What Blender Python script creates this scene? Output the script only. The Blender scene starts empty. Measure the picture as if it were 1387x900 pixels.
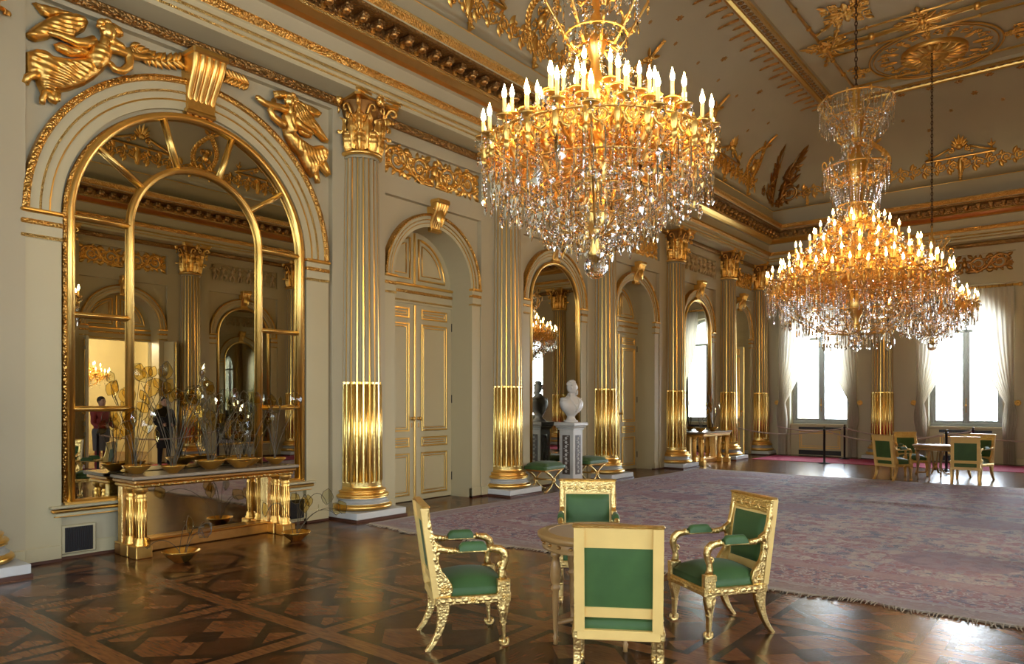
import bpy, math, random
from mathutils import Vector, Matrix
random.seed(7)
pi=math.pi
COL=bpy.context.scene.collection
sc=bpy.context.scene
# ------------------------------------------------------------------ layout
YL=8.42; YM=2.75; YR=2*YM-YL; XF=23.12; XB=-5.2; ZT=5.91; ZC=9.5
COLX=[2.06,6.83,10.15,13.5,16.85,20.2,22.78]
# ------------------------------------------------------------------ materials
def newmat(name):
    m=bpy.data.materials.new(name); m.use_nodes=True
    return m,m.node_tree,m.node_tree.nodes['Principled BSDF']
def nd(nt,t,ins=None,**kw):
    n=nt.nodes.new(t)
    for k,v in kw.items(): setattr(n,k,v)
    for k,v in (ins or {}).items():
        if isinstance(v,bpy.types.NodeSocket): nt.links.new(v,n.inputs[k])
        else: n.inputs[k].default_value=v
    return n
def math_(nt,op,a,b=0.0,c=0.0):
    n=nd(nt,'ShaderNodeMath',{0:a,1:b,2:c},operation=op); return n.outputs[0]
def mixc(nt,f,a,b):
    n=nt.nodes.new('ShaderNodeMix'); n.data_type='RGBA'
    for i,v in ((0,f),(6,a),(7,b)):
        if isinstance(v,bpy.types.NodeSocket): nt.links.new(v,n.inputs[i])
        else: n.inputs[i].default_value=v if i==0 else (tuple(v)+(1,))[:4]
    return n.outputs[2]
def ramp(nt,f,stops,interp='LINEAR'):
    n=nt.nodes.new('ShaderNodeValToRGB'); nt.links.new(f,n.inputs[0]); r=n.color_ramp; r.interpolation=interp
    while len(r.elements)<len(stops): r.elements.new(0.5)
    for e,(p,c) in zip(r.elements,stops): e.position=p; e.color=tuple(c)+(1,)
    return n.outputs[0]
def coords(nt,kind='Object'):
    return nd(nt,'ShaderNodeTexCoord').outputs[kind]
def bump(nt,h,strength,dist=0.01):
    return nd(nt,'ShaderNodeBump',{'Strength':strength,'Distance':dist,'Height':h}).outputs[0]
def simple(name,col,rough=.5,metal=0.,var=.0,vscale=6.,bmp=0.,bscale=40.,spec=.5,bdist=.01):
    m,nt,b=newmat(name)
    b.inputs['Base Color'].default_value=tuple(col)+(1,); b.inputs['Roughness'].default_value=rough
    b.inputs['Metallic'].default_value=metal; b.inputs['Specular IOR Level'].default_value=spec
    co=coords(nt)
    if var>0:
        n=nd(nt,'ShaderNodeTexNoise',{'Vector':co,'Scale':vscale,'Detail':5.})
        c=mixc(nt,n.outputs[0],tuple(x*(1-var) for x in col),tuple(min(1,x*(1+var)) for x in col))
        nt.links.new(c,b.inputs['Base Color'])
    if bmp>0:
        n=nd(nt,'ShaderNodeTexNoise',{'Vector':co,'Scale':bscale,'Detail':4.})
        nt.links.new(bump(nt,n.outputs[0],bmp,bdist),b.inputs['Normal'])
    return m
M={}
M['wall']=simple('cream_paint',(.54,.470,.305),.55,var=.05,vscale=1.5)
M['wall2']=simple('pale_paint',(.58,.505,.305),.5,var=.04,vscale=2)
M['flute']=simple('grey_green_paint',(.40,.325,.185),.5,var=.06)
M['white']=simple('white_marble_step',(.66,.66,.64),.35,var=.06,vscale=5)
M['grey']=simple('grey_paint',(.42,.42,.39),.4,var=.05)
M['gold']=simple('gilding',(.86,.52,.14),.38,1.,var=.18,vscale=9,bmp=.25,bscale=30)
M['goldl']=simple('bright_gilding',(.92,.66,.24),.27,1.,var=.14,vscale=7,bmp=.2,bscale=18)
M['golds']=simple('smooth_gilding',(.88,.57,.17),.30,1.,var=.1,vscale=8)
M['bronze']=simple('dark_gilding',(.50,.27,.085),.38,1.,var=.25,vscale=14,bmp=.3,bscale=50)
def ornate(name,col,rough,scale,dark):
    m,nt,b=newmat(name); co=coords(nt)
    v=nd(nt,'ShaderNodeTexVoronoi',{'Vector':co,'Scale':scale},feature='F1')
    n=nd(nt,'ShaderNodeTexNoise',{'Vector':co,'Scale':scale*.6,'Detail':4.})
    h=math_(nt,'ADD',math_(nt,'MULTIPLY',v.outputs['Distance'],-1.0),n.outputs[0])
    c=mixc(nt,n.outputs[0],dark,col)
    nt.links.new(c,b.inputs['Base Color']); b.inputs['Metallic'].default_value=1; b.inputs['Roughness'].default_value=rough
    nt.links.new(bump(nt,h,.8 if scale<50 or scale>65 else .45,.02 if scale!=60 else .008),b.inputs['Normal']); return m
M['orn']=ornate('carved_gilding',(.85,.50,.13),.3,38,(.52,.26,.06))
M['paleg']=ornate('pale_carved_gilding',(1.,.78,.34),.34,60,(.74,.46,.14))
M['orns']=ornate('finely_carved_gilding',(.83,.58,.2),.33,70,(.5,.30,.09))
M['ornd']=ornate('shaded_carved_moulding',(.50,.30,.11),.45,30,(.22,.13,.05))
M['stone']=simple('worn_gold_stucco',(.62,.48,.28),.5,.2,var=.2,vscale=12)
M['mirror']=simple('old_mirror_glass',(.56,.55,.47),.0,1.)
M['mirror2']=simple('console_mirror_glass',(.62,.58,.5),.03,1.)
M['marble']=simple('white_bust_marble',(.74,.71,.65),.4,var=.06,vscale=8)
M['pedm']=simple('pale_veined_marble',(.62,.60,.55),.35,var=.14,vscale=7)
M['inlay']=simple('dark_inlay',(.10,.075,.06),.4)
M['top']=simple('brown_marble_top',(.34,.27,.19),.18,var=.2,vscale=12)
M['wood']=simple('gilt_pine_wood',(.90,.60,.20),.36,.0,var=.14,vscale=5)
M['tabw']=simple('honey_table_wood',(.42,.235,.08),.33,var=.14,vscale=4)
M['tabl']=simple('tan_leather_top',(.46,.32,.19),.5,var=.08,vscale=10)
M['grille']=simple('black_grille',(.014,.014,.017),.5)
M['skirt']=simple('dark_wood_skirting',(.09,.035,.02),.4)
M['black']=simple('black_metal',(.012,.011,.013),.35)
M['rope']=simple('pinkish_rope',(.55,.42,.36),.8)
M['winf']=simple('grey_window_paint',(.36,.39,.38),.4)
M['facade']=simple('sandstone_facade',(.62,.56,.46),.8,var=.08,vscale=2)
M['pave']=simple('outdoor_paving',(.5,.48,.45),.9,var=.08)
M['red']=simple('red_runner_pile',(.33,.012,.05),.9,var=.2,vscale=60,bmp=.3,bscale=300)
M['amber']=simple('amber_bowl_gilding',(.85,.50,.11),.26,.95,var=.15)
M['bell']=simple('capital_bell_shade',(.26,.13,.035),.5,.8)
M['iron']=simple('rusty_chain_iron',(.10,.05,.025),.5,.6,var=.3,vscale=30)
M['wire']=simple('dark_bronze_wire',(.10,.075,.04),.45,.3)
M['skin']=simple('skin',(.55,.33,.24),.5)
M['jackr']=simple('dull_red_cloth',(.28,.045,.05),.8)
M['jackb']=simple('black_cloth',(.012,.012,.018),.8)
M['jean']=simple('grey_denim',(.12,.12,.13),.8)
M['hair']=simple('dark_hair',(.03,.02,.015),.6)
# fabric
def fabric():
    m,nt,b=newmat('green_silk_upholstery'); co=coords(nt)
    w1=nd(nt,'ShaderNodeTexWave',{'Vector':co,'Scale':260.,'Distortion':.4},wave_type='BANDS',bands_direction='X')
    w2=nd(nt,'ShaderNodeTexWave',{'Vector':co,'Scale':260.,'Distortion':.4},wave_type='BANDS',bands_direction='Y')
    n=nd(nt,'ShaderNodeTexNoise',{'Vector':co,'Scale':7.,'Detail':3.})
    c=mixc(nt,n.outputs[0],(.034,.085,.018),(.064,.148,.034)); nt.links.new(c,b.inputs['Base Color'])
    b.inputs['Roughness'].default_value=.55; b.inputs['Sheen Weight'].default_value=.12
    nt.links.new(bump(nt,math_(nt,'ADD',w1.outputs[0],w2.outputs[0]),.12,.002),b.inputs['Normal']); return m
M['green']=fabric()
# parquet
def mixc_f(nt,f,a,b): return math_(nt,'ADD',math_(nt,'MULTIPLY',a,math_(nt,'SUBTRACT',1.,f)),math_(nt,'MULTIPLY',b,f))
def parquet():
    m,nt,b=newmat('versailles_parquet'); co=coords(nt)
    sx=nd(nt,'ShaderNodeSeparateXYZ',{0:co}); X,Y=sx.outputs[0],sx.outputs[1]; T=1.15
    def tri(v,off): # distance to nearest multiple of T
        a=math_(nt,'ADD',v,off); a=math_(nt,'PINGPONG',a,T/2); return a
    u=tri(X,100.0*T+.25); v=tri(Y,100*T+.3)
    e=math_(nt,'MINIMUM',u,v)                    # distance to tile edge lines
    strip=math_(nt,'LESS_THAN',e,.07)
    dark=math_(nt,'MULTIPLY',math_(nt,'LESS_THAN',e,.125),math_(nt,'GREATER_THAN',e,.07))
    dg=math_(nt,'ABSOLUTE',math_(nt,'SUBTRACT',u,v))
    diag=math_(nt,'LESS_THAN',dg,.055)
    dia=math_(nt,'ABSOLUTE',math_(nt,'SUBTRACT',math_(nt,'ADD',u,v),T*.5))
    lat=math_(nt,'LESS_THAN',dia,.05)
    star=math_(nt,'GREATER_THAN',math_(nt,'ADD',u,v),T*.86)
    g1=nd(nt,'ShaderNodeMapping',{'Vector':co,'Scale':(3,26,1)})
    n1=nd(nt,'ShaderNodeTexNoise',{'Vector':g1.outputs[0],'Scale':2.2,'Detail':6.})
    g2=nd(nt,'ShaderNodeMapping',{'Vector':co,'Scale':(26,3,1)})
    n2=nd(nt,'ShaderNodeTexNoise',{'Vector':g2.outputs[0],'Scale':2.2,'Detail':6.})
    ck=nd(nt,'ShaderNodeTexVoronoi',{'Vector':co,'Scale':4.2},feature='F1',distance='MANHATTAN')
    sepc=nd(nt,'ShaderNodeSeparateColor',{0:ck.outputs['Color']})
    ta=math_(nt,'GREATER_THAN',math_(nt,'SUBTRACT',u,v),0.); tb=math_(nt,'GREATER_THAN',math_(nt,'ADD',u,v),T*.5); tx=math_(nt,'ABSOLUTE',math_(nt,'SUBTRACT',ta,tb))
    tone=math_(nt,'ADD',math_(nt,'MULTIPLY_ADD',tx,.24,.05),math_(nt,'ADD',math_(nt,'MULTIPLY',sepc.outputs[0],.12),math_(nt,'MULTIPLY',mixc_f(nt,tx,n1.outputs[0],n2.outputs[0]),.62)))
    base=ramp(nt,tone,[(.25,(.022,.006,.002)),(.5,(.095,.028,.008)),(.8,(.215,.074,.022))])
    st=ramp(nt,n2.outputs[0],[(.3,(.12,.040,.012)),(.7,(.25,.094,.028))])
    c=mixc(nt,diag,base,st); c=mixc(nt,lat,c,(.022,.008,.004)); c=mixc(nt,star,c,(.016,.005,.003))
    c=mixc(nt,dark,c,(.014,.005,.003)); c=mixc(nt,strip,c,st)
    nt.links.new(c,b.inputs['Base Color'])
    nb=nd(nt,'ShaderNodeTexNoise',{'Vector':co,'Scale':7.,'Detail':3.})
    r=math_(nt,'MULTIPLY_ADD',nb.outputs[0],.14,.15); nt.links.new(r,b.inputs['Roughness'])
    h=math_(nt,'ADD',math_(nt,'MULTIPLY',nb.outputs[0],.7),math_(nt,'ADD',math_(nt,'MULTIPLY',tx,.25),math_(nt,'MULTIPLY',n1.outputs[0],.2)))
    nt.links.new(bump(nt,h,.13,.02),b.inputs['Normal']); b.inputs['Specular IOR Level'].default_value=.25
    return m
M['parquet']=parquet()
RX0,RX1,RY0,RY1=6.42,16.75,-.80,7.62
def rugmat():
    m,nt,b=newmat('persian_rug_pile'); co=coords(nt)
    sx=nd(nt,'ShaderNodeSeparateXYZ',{0:co}); X,Y=sx.outputs[0],sx.outputs[1]
    cx,cy=(RX0+RX1)/2,(RY0+RY1)/2; hx,hy=(RX1-RX0)/2,(RY1-RY0)/2
    ax=math_(nt,'ABSOLUTE',math_(nt,'SUBTRACT',X,cx)); ay=math_(nt,'ABSOLUTE',math_(nt,'SUBTRACT',Y,cy))
    e=math_(nt,'MINIMUM',math_(nt,'SUBTRACT',hx,ax),math_(nt,'SUBTRACT',hy,ay))
    fx=math_(nt,'PINGPONG',ax,.62); fy=math_(nt,'PINGPONG',ay,.8)
    cv=nd(nt,'ShaderNodeCombineXYZ',{0:fx,1:fy}).outputs[0]
    nz=nd(nt,'ShaderNodeTexNoise',{'Vector':co,'Scale':2.0,'Detail':4.})
    wv=nd(nt,'ShaderNodeVectorMath',{0:cv,1:nd(nt,'ShaderNodeVectorMath',{0:nz.outputs[1],'Scale':.3},operation='SCALE').outputs[0]},operation='ADD').outputs[0]
    v1=nd(nt,'ShaderNodeTexVoronoi',{'Vector':wv,'Scale':8.},feature='F1'); s1=nd(nt,'ShaderNodeSeparateColor',{0:v1.outputs['Color']})
    v2=nd(nt,'ShaderNodeTexVoronoi',{'Vector':wv,'Scale':21.},feature='F1'); s2=nd(nt,'ShaderNodeSeparateColor',{0:v2.outputs['Color']})
    v3=nd(nt,'ShaderNodeTexVoronoi',{'Vector':wv,'Scale':8.},feature='DISTANCE_TO_EDGE')
    pal=[(0,(.46,.36,.28)),(.2,(.24,.055,.06)),(.36,(.44,.33,.28)),(.5,(.33,.14,.13)),(.63,(.05,.055,.10)),(.74,(.52,.42,.33)),(.88,(.34,.10,.075)),(.95,(.20,.19,.24))]
    f1=ramp(nt,s1.outputs[0],pal,'CONSTANT'); f2=ramp(nt,s2.outputs[1],pal,'CONSTANT')
    ring=math_(nt,'GREATER_THAN',nd(nt,'ShaderNodeMath',{0:math_(nt,'MULTIPLY',v1.outputs['Distance'],26.)},operation='SINE').outputs[0],.1)
    fld=mixc(nt,math_(nt,'MULTIPLY',ring,.7),f1,f2)
    fld=mixc(nt,math_(nt,'MULTIPLY',math_(nt,'LESS_THAN',v3.outputs['Distance'],.035),.8),fld,(.34,.26,.22))
    # big rosy medallions in the field
    mx=math_(nt,'PINGPONG',ax,1.5); my=math_(nt,'PINGPONG',ay,1.15)
    rr=math_(nt,'ADD',math_(nt,'POWER',math_(nt,'DIVIDE',mx,.55),2.),math_(nt,'POWER',math_(nt,'DIVIDE',my,.62),2.))
    rr=math_(nt,'ADD',rr,math_(nt,'MULTIPLY',nz.outputs[0],.9))
    med=math_(nt,'LESS_THAN',rr,1.25); fld=mixc(nt,math_(nt,'MULTIPLY',med,.62),fld,(.19,.055,.07))
    bd=mixc(nt,math_(nt,'MULTIPLY',ring,.8),f2,(.26,.11,.09))
    inb=math_(nt,'LESS_THAN',e,1.15); c=mixc(nt,inb,fld,bd)
    def band(a,bb): return math_(nt,'MULTIPLY',math_(nt,'GREATER_THAN',e,a),math_(nt,'LESS_THAN',e,bb))
    for a,bb,cc,st in ((1.0,1.22,(.36,.20,.15),.75),(.28,.36,(.38,.30,.23),.8),(.05,.26,(.33,.22,.15),.75),(-1,.05,(.42,.34,.24),1.)):
        c=mixc(nt,math_(nt,'MULTIPLY',band(a,bb),st),c,cc)
    fn=nd(nt,'ShaderNodeTexNoise',{'Vector':co,'Scale':14.,'Detail':6.})
    c=mixc(nt,math_(nt,'MULTIPLY',fn.outputs[0],.16),c,(.30,.22,.22))
    nt.links.new(c,b.inputs['Base Color']); b.inputs['Roughness'].default_value=.75; b.inputs['Sheen Weight'].default_value=.10
    b.inputs['Sheen Tint'].default_value=(.75,.75,1,1)
    g=nd(nt,'ShaderNodeTexNoise',{'Vector':co,'Scale':160.,'Detail':2.})
    nt.links.new(bump(nt,g.outputs[0],.5,.006),b.inputs['Normal']); return m
M['rug']=rugmat()
M['fringe']=simple('rug_fringe_wool',(.45,.36,.25),.9,var=.2,vscale=40)
def thinglass(name,tint,gl=.08,fr=.9):
    m=bpy.data.materials.new(name); m.use_nodes=True; nt=m.node_tree; nt.nodes.clear()
    out=nd(nt,'ShaderNodeOutputMaterial'); t=nd(nt,'ShaderNodeBsdfTransparent',{0:tuple(tint)+(1,)})
    g=nd(nt,'ShaderNodeBsdfGlossy',{'Roughness':.02}); lw=nd(nt,'ShaderNodeLayerWeight',{'Blend':.25})
    f=math_(nt,'MULTIPLY_ADD',lw.outputs['Fresnel'],fr,gl)
    mx=nd(nt,'ShaderNodeMixShader',{0:f,1:t.outputs[0],2:g.outputs[0]}); nt.links.new(mx.outputs[0],out.inputs[0]); return m
M['pane']=thinglass('window_pane',(.96,.98,1.),.02)
M['leafg']=thinglass('amber_leaf_glass',(.93,.84,.58),.0,.14)
M['clearg']=thinglass('clear_blown_glass',(.90,.90,.82),.02,.25)
def crystal():
    m,nt,b=newmat('cut_crystal'); b.inputs['Base Color'].default_value=(1,.98,.95,1); b.inputs['Roughness'].default_value=.02
    b.inputs['IOR'].default_value=1.56; b.inputs['Transmission Weight'].default_value=1.0; return m
M['crystal']=crystal()
def flame(FLAME):
    m=bpy.data.materials.new('lit_candle_bulb'); m.use_nodes=True; nt=m.node_tree; nt.nodes.clear()
    out=nd(nt,'ShaderNodeOutputMaterial'); e=nd(nt,'ShaderNodeEmission',{0:(1.,.60,.22,1),1:FLAME})
    nt.links.new(e.outputs[0],out.inputs[0]); return m
M['flame']=flame(105.); M['flame2']=flame(44.)
M['candle']=simple('ivory_candle_sleeve',(.85,.66,.30),.5)
def trans(name,col,f):
    m=bpy.data.materials.new(name); m.use_nodes=True; nt=m.node_tree; nt.nodes.clear()
    out=nd(nt,'ShaderNodeOutputMaterial'); d=nd(nt,'ShaderNodeBsdfDiffuse',{0:tuple(col)+(1,)}); t=nd(nt,'ShaderNodeBsdfTranslucent',{0:tuple(col)+(1,)})
    mx=nd(nt,'ShaderNodeMixShader',{0:f,1:d.outputs[0],2:t.outputs[0]}); nt.links.new(mx.outputs[0],out.inputs[0]); return m
M['curtain']=trans('ivory_silk_curtain',(.80,.74,.62),.4)
# ------------------------------------------------------------------ mesh builder
class MB:
    def __init__(s): s.v=[]; s.f=[]; s.m=[]; s.s=[]; s.mats=[]; s.T=None
    def mi(s,k):
        if k not in s.mats: s.mats.append(k)
        return s.mats.index(k)
    def add(s,vs,fs,mat,smooth=False):
        o=len(s.v)
        if s.T is not None: vs=[s.T@Vector(v) for v in vs]
        s.v+= [tuple(v) for v in vs]
        if isinstance(mat,str): ms=[s.mi(mat)]*len(fs)
        else: ms=[s.mi(k) for k in mat]
        s.f+=[tuple(i+o for i in f) for f in fs]; s.m+=ms; s.s+=[smooth]*len(fs)
    def box(s,x0,x1,y0,y1,z0,z1,mat,b=0.):
        x0,x1=min(x0,x1),max(x0,x1); y0,y1=min(y0,y1),max(y0,y1); z0,z1=min(z0,z1),max(z0,z1)
        c=[(x0+x1)/2,(y0+y1)/2,(z0+z1)/2]; h=[(x1-x0)/2,(y1-y0)/2,(z1-z0)/2]
        if b<=0:
            vs=[(x,y,z) for x in (x0,x1) for y in (y0,y1) for z in (z0,z1)]
            s.add(vs,[(0,1,3,2),(4,6,7,5),(0,4,5,1),(2,3,7,6),(0,2,6,4),(1,5,7,3)],mat); return
        b=min(b,*[q*.95 for q in h]); vs=[]; ix={}
        for sx in (-1,1):
            for sy in (-1,1):
                for sz in (-1,1):
                    for a in range(3):
                        sg=(sx,sy,sz); ix[(sg,a)]=len(vs)
                        vs.append(tuple(c[k]+sg[k]*(h[k]-(0 if k==a else b)) for k in range(3)))
        fs=[]
        for a in range(3):
            p,q=[k for k in range(3) if k!=a]
            for sa in (-1,1):
                def g(sp,sq,A=a):
                    t=[0,0,0]; t[a]=sa; t[p]=sp; t[q]=sq; return ix[(tuple(t),A)]
                fs.append((g(-1,-1),g(1,-1),g(1,1),g(-1,1)))
        for a in range(3):
            p,q=[k for k in range(3) if k!=a]
            for sp in (-1,1):
                for sq in (-1,1):
                    def g(sa,A):
                        t=[0,0,0]; t[a]=sa; t[p]=sp; t[q]=sq; return ix[(tuple(t),A)]
                    fs.append((g(-1,p),g(1,p),g(1,q),g(-1,q)))
        for sx in (-1,1):
            for sy in (-1,1):
                for sz in (-1,1): fs.append(tuple(ix[((sx,sy,sz),a)] for a in range(3)))
        C=Vector(c); out=[]
        for f in fs:
            P=[Vector(vs[i]) for i in f]; n=(P[1]-P[0]).cross(P[2]-P[0]); fc=sum(P,Vector())/len(P)
            out.append(f if n.dot(fc-C)>=0 else tuple(reversed(f)))
        s.add(vs,out,mat)
    def lathe(s,prof,n,mat,cx=0,cy=0,z0=0,smooth=True,a0=0,a1=2*pi,sy=1.):
        full=abs(a1-a0-2*pi)<1e-6; k=n if full else n+1; vs=[]
        for r,z in prof:
            for i in range(k):
                a=a0+(a1-a0)*i/n; vs.append((cx+r*math.cos(a),cy+sy*r*math.sin(a),z0+z))
        fs=[];ms=[]
        for j in range(len(prof)-1):
            for i in range(n):
                i2=(i+1)%k
                fs.append((j*k+i,j*k+i2,(j+1)*k+i2,(j+1)*k+i)); ms.append(mat if isinstance(mat,str) else mat[j])
        s.add(vs,fs,ms,smooth)
    def tube(s,pts,r,n,mat,cap=True,flat=None,smooth=True,closed=False):
        P=[Vector(p) for p in pts]; N=len(P); R=r if isinstance(r,(list,tuple)) else [r]*N
        vs=[];prev=None
        for i,p in enumerate(P):
            if closed: t=(P[(i+1)%N]-P[i-1])
            else: t=(P[min(i+1,N-1)]-P[max(i-1,0)])
            if t.length<1e-9: t=Vector((0,0,1))
            t.normalize()
            if prev is None:
                u=Vector((0,1,0)) if abs(t.y)<.9 else Vector((1,0,0))
            else: u=prev
            u=(u-t*u.dot(t))
            if u.length<1e-6: u=t.orthogonal()
            u.normalize(); w=t.cross(u); prev=u
            for k in range(n):
                a=2*pi*k/n; q=p+(u*math.cos(a)*(flat or 1.)+w*math.sin(a))*R[i]; vs.append(q)
        fs=[]
        for i in range(N if closed else N-1):
            j=(i+1)%N
            for k in range(n):
                k2=(k+1)%n; fs.append((i*n+k,i*n+k2,j*n+k2,j*n+k))
        if cap and not closed: fs.append(tuple(reversed(range(n)))); fs.append(tuple((N-1)*n+k for k in range(n)))
        s.add(vs,fs,mat,smooth)
    def ball(s,c,r,mat,nu=10,nv=6,smooth=True):
        rx,ry,rz=r if isinstance(r,(list,tuple)) else (r,r,r); vs=[(c[0],c[1],c[2]-rz)]
        for j in range(1,nv):
            b=-pi/2+pi*j/nv
            for i in range(nu):
                a=2*pi*i/nu; vs.append((c[0]+rx*math.cos(b)*math.cos(a),c[1]+ry*math.cos(b)*math.sin(a),c[2]+rz*math.sin(b)))
        vs.append((c[0],c[1],c[2]+rz)); fs=[]
        for i in range(nu): fs.append((0,1+(i+1)%nu,1+i))
        for j in range(nv-2):
            for i in range(nu): fs.append((1+j*nu+i,1+j*nu+(i+1)%nu,1+(j+1)*nu+(i+1)%nu,1+(j+1)*nu+i))
        L=len(vs)-1; o=1+(nv-2)*nu
        for i in range(nu): fs.append((o+i,o+(i+1)%nu,L))
        s.add(vs,fs,mat,smooth)
    def prism(s,poly,axis,d0,d1,mat,smooth=False):
        # poly in the plane normal to axis: 'y' -> (x,z), 'x' -> (y,z), 'z' -> (x,y)
        def P(a,b,d): return (a,d,b) if axis=='y' else ((d,a,b) if axis=='x' else (a,b,d))
        n=len(poly); vs=[P(a,b,d0) for a,b in poly]+[P(a,b,d1) for a,b in poly]
        fs=[tuple(range(n)),tuple(reversed(range(n,2*n)))]+[(i,i+n,(i+1)%n+n,(i+1)%n) for i in range(n)]
        ar=sum(poly[i][0]*poly[(i+1)%n][1]-poly[(i+1)%n][0]*poly[i][1] for i in range(n))
        flip=(ar>0)==(axis!='y'); flip=flip if d1>d0 else not flip
        if flip: fs=[tuple(reversed(f)) for f in fs]
        s.add(vs,fs,mat,smooth)
    def grid(s,fn,nu,nv,mat,smooth=True):
        vs=[fn(i/nu,j/nv) for j in range(nv+1) for i in range(nu+1)]; w=nu+1
        s.add(vs,[(j*w+i,j*w+i+1,(j+1)*w+i+1,(j+1)*w+i) for j in range(nv) for i in range(nu)],mat,smooth)
    def quad(s,a,b,c,d,mat): s.add([a,b,c,d],[(0,1,2,3)],mat)
    def map(s,fn): s.v=[tuple(fn(*v)) for v in s.v]; return s
    def mesh(s,name):
        me=bpy.data.meshes.new(name); me.from_pydata(s.v,[],s.f)
        for k in s.mats: me.materials.append(M[k])
        me.polygons.foreach_set('material_index',s.m); me.polygons.foreach_set('use_smooth',s.s); me.update(); return me
    def build(s,name,parent=None,loc=None,rz=None,fix=False):
        me=s.mesh(name)
        if fix:
            import bmesh
            bm=bmesh.new(); bm.from_mesh(me); bmesh.ops.recalc_face_normals(bm,faces=bm.faces); bm.to_mesh(me); bm.free()
        return inst(name,me,parent,loc,rz)
def inst(name,me,parent=None,loc=None,rz=None):
    o=bpy.data.objects.new(name,me); COL.objects.link(o)
    if parent: o.parent=parent
    if loc is not None: o.location=loc
    if rz is not None: o.rotation_euler=(0,0,rz)
    return o
def empty(name,loc=(0,0,0),rz=0.,label=None,cat=None,group=None,kind=None):
    o=bpy.data.objects.new(name,None); o.empty_display_size=.1; COL.objects.link(o); o.location=loc; o.rotation_euler=(0,0,rz)
    return tag(o,label,cat,group,kind)
def tag(o,label=None,cat=None,group=None,kind=None):
    for k,v in (('label',label),('category',cat),('group',group),('kind',kind)):
        if v: o[k]=v
    return o
def copy_tree(o,parent=None):
    c=o.copy(); COL.objects.link(c)
    if parent: c.parent=parent
    for ch in KIDS(o): copy_tree(ch,c)
    return c
def KIDS(o): return list(o.children)
def dup(o,loc=None,rz=None,label=None,group=None,scale=None):
    c=copy_tree(o)
    if loc is not None: c.location=loc
    if rz is not None: c.rotation_euler=(0,0,rz)
    if scale is not None: c.scale=scale if isinstance(scale,tuple) else (scale,)*3
    if label: c['label']=label
    if group: c['group']=group
    return c
def wallpos(side,s,z=0.):
    # local frame of wall pieces: x along the wall, -y into the room
    if side=='L': return (s,YL,z),0.
    if side=='R': return (s,YR,z),pi
    if side=='F': return (XF,s,z),-pi/2
    if side=='B': return (XB,s,z),pi/2
def arc(cx,cz,r,a0,a1,n): return [(cx+r*math.cos(a0+(a1-a0)*i/n),cz+r*math.sin(a0+(a1-a0)*i/n)) for i in range(n+1)]
def spiral(cx,cz,r0,r1,a0,turns,n=26):
    out=[]
    for i in range(n+1):
        t=i/n; r=r0+(r1-r0)*t; a=a0+2*pi*turns*t; out.append((cx+r*math.cos(a),cz+r*math.sin(a)))
    return out
# relief primitives: local (x, -depth, z)
def rt(mb,pts,r,mat='gold',d=.0,n=6,flat=.8):
    mb.tube([(a,-d,b) for a,b in pts],r,n,mat,flat=flat)
def leaf(mb,x,z,ang,L,W,mat='gold',d=.01,lift=.03,n=5):
    c,s_=math.cos(ang),math.sin(ang); vs=[];fs=[]
    for i in range(n+1):
        t=i/n; w=W*.5*math.sin(pi*min(1,t*.92+.08))**.8; h=lift*math.sin(pi*(.15+.8*t))
        for k,(q,hh) in enumerate(((-1,0),(-.5,.75),(0,1.),(.5,.75),(1,0))):
            a,b=L*t,q*w; vs.append((x+a*c-b*s_,-(d+h*hh),z+a*s_+b*c))
    for i in range(n):
        for k in range(4): fs.append((i*5+k,i*5+k+1,(i+1)*5+k+1,(i+1)*5+k))
    mb.add(vs,fs,mat,True)
def rosette(mb,x,z,r,mat='gold',d=.01,n=8,a0=0.):
    for k in range(n): leaf(mb,x+r*.2*math.cos(a0+2*pi*k/n),z+r*.2*math.sin(a0+2*pi*k/n),a0+2*pi*k/n,r*.8,r*.6,mat,d,r*.25,4)
    mb.ball((x,-d-r*.1,z),(r*.28,r*.25,r*.28),mat,8,5)
def scroll(mb,cx,cz,r,a0,turns,mat='gold',d=.02,rad=.02,leaves=5):
    p=spiral(cx,cz,r,r*.18,a0,turns); N=len(p)
    mb.tube([(a,-d,b) for a,b in p],[rad*(1-.5*i/N) for i in range(N)],6,mat,flat=.9)
    rosette(mb,cx,cz,r*.34,mat,d,7)
    sg=1 if turns>0 else -1
    for k in range(leaves):
        i=int(N*.75*k/leaves); a,b=p[i]; t=math.atan2(b-cz,a-cx)
        leaf(mb,a,b,t+sg*.9,r*.55,r*.32,mat,d,rad*1.4,4)
def rinceau(mb,s0,s1,z0,z1,n,mat='gold',d=.02,rad=.022,ph=1,leaves=6):
    h=z1-z0; zc=(z0+z1)/2; w=(s1-s0)/n
    st=[]
    for i in range(n*10+1):
        t=i/10; st.append((s0+w*t,zc+ph*h*.36*math.cos(pi*t)))
    mb.tube([(a,-d,b) for a,b in st],rad,6,mat,flat=.9)
    for k in range(n):
        up=ph if k%2==0 else -ph
        cx=s0+w*(k+.5); scroll(mb,cx,zc-up*h*.02,h*.34,pi/2*up if k else pi/2*up,1.6*up,mat,d,rad*.9,leaves)
        leaf(mb,s0+w*(k+1),zc-up*h*.4,up*.9,h*.3,h*.2,mat,d,.03); leaf(mb,s0+w*k+w*.1,zc+up*h*.42,-up*.5,h*.3,h*.2,mat,d,.03)
        leaf(mb,s0+w*(k+1),zc-up*h*.1,up*(-1.2),h*.34,h*.2,mat,d,.03)
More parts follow.
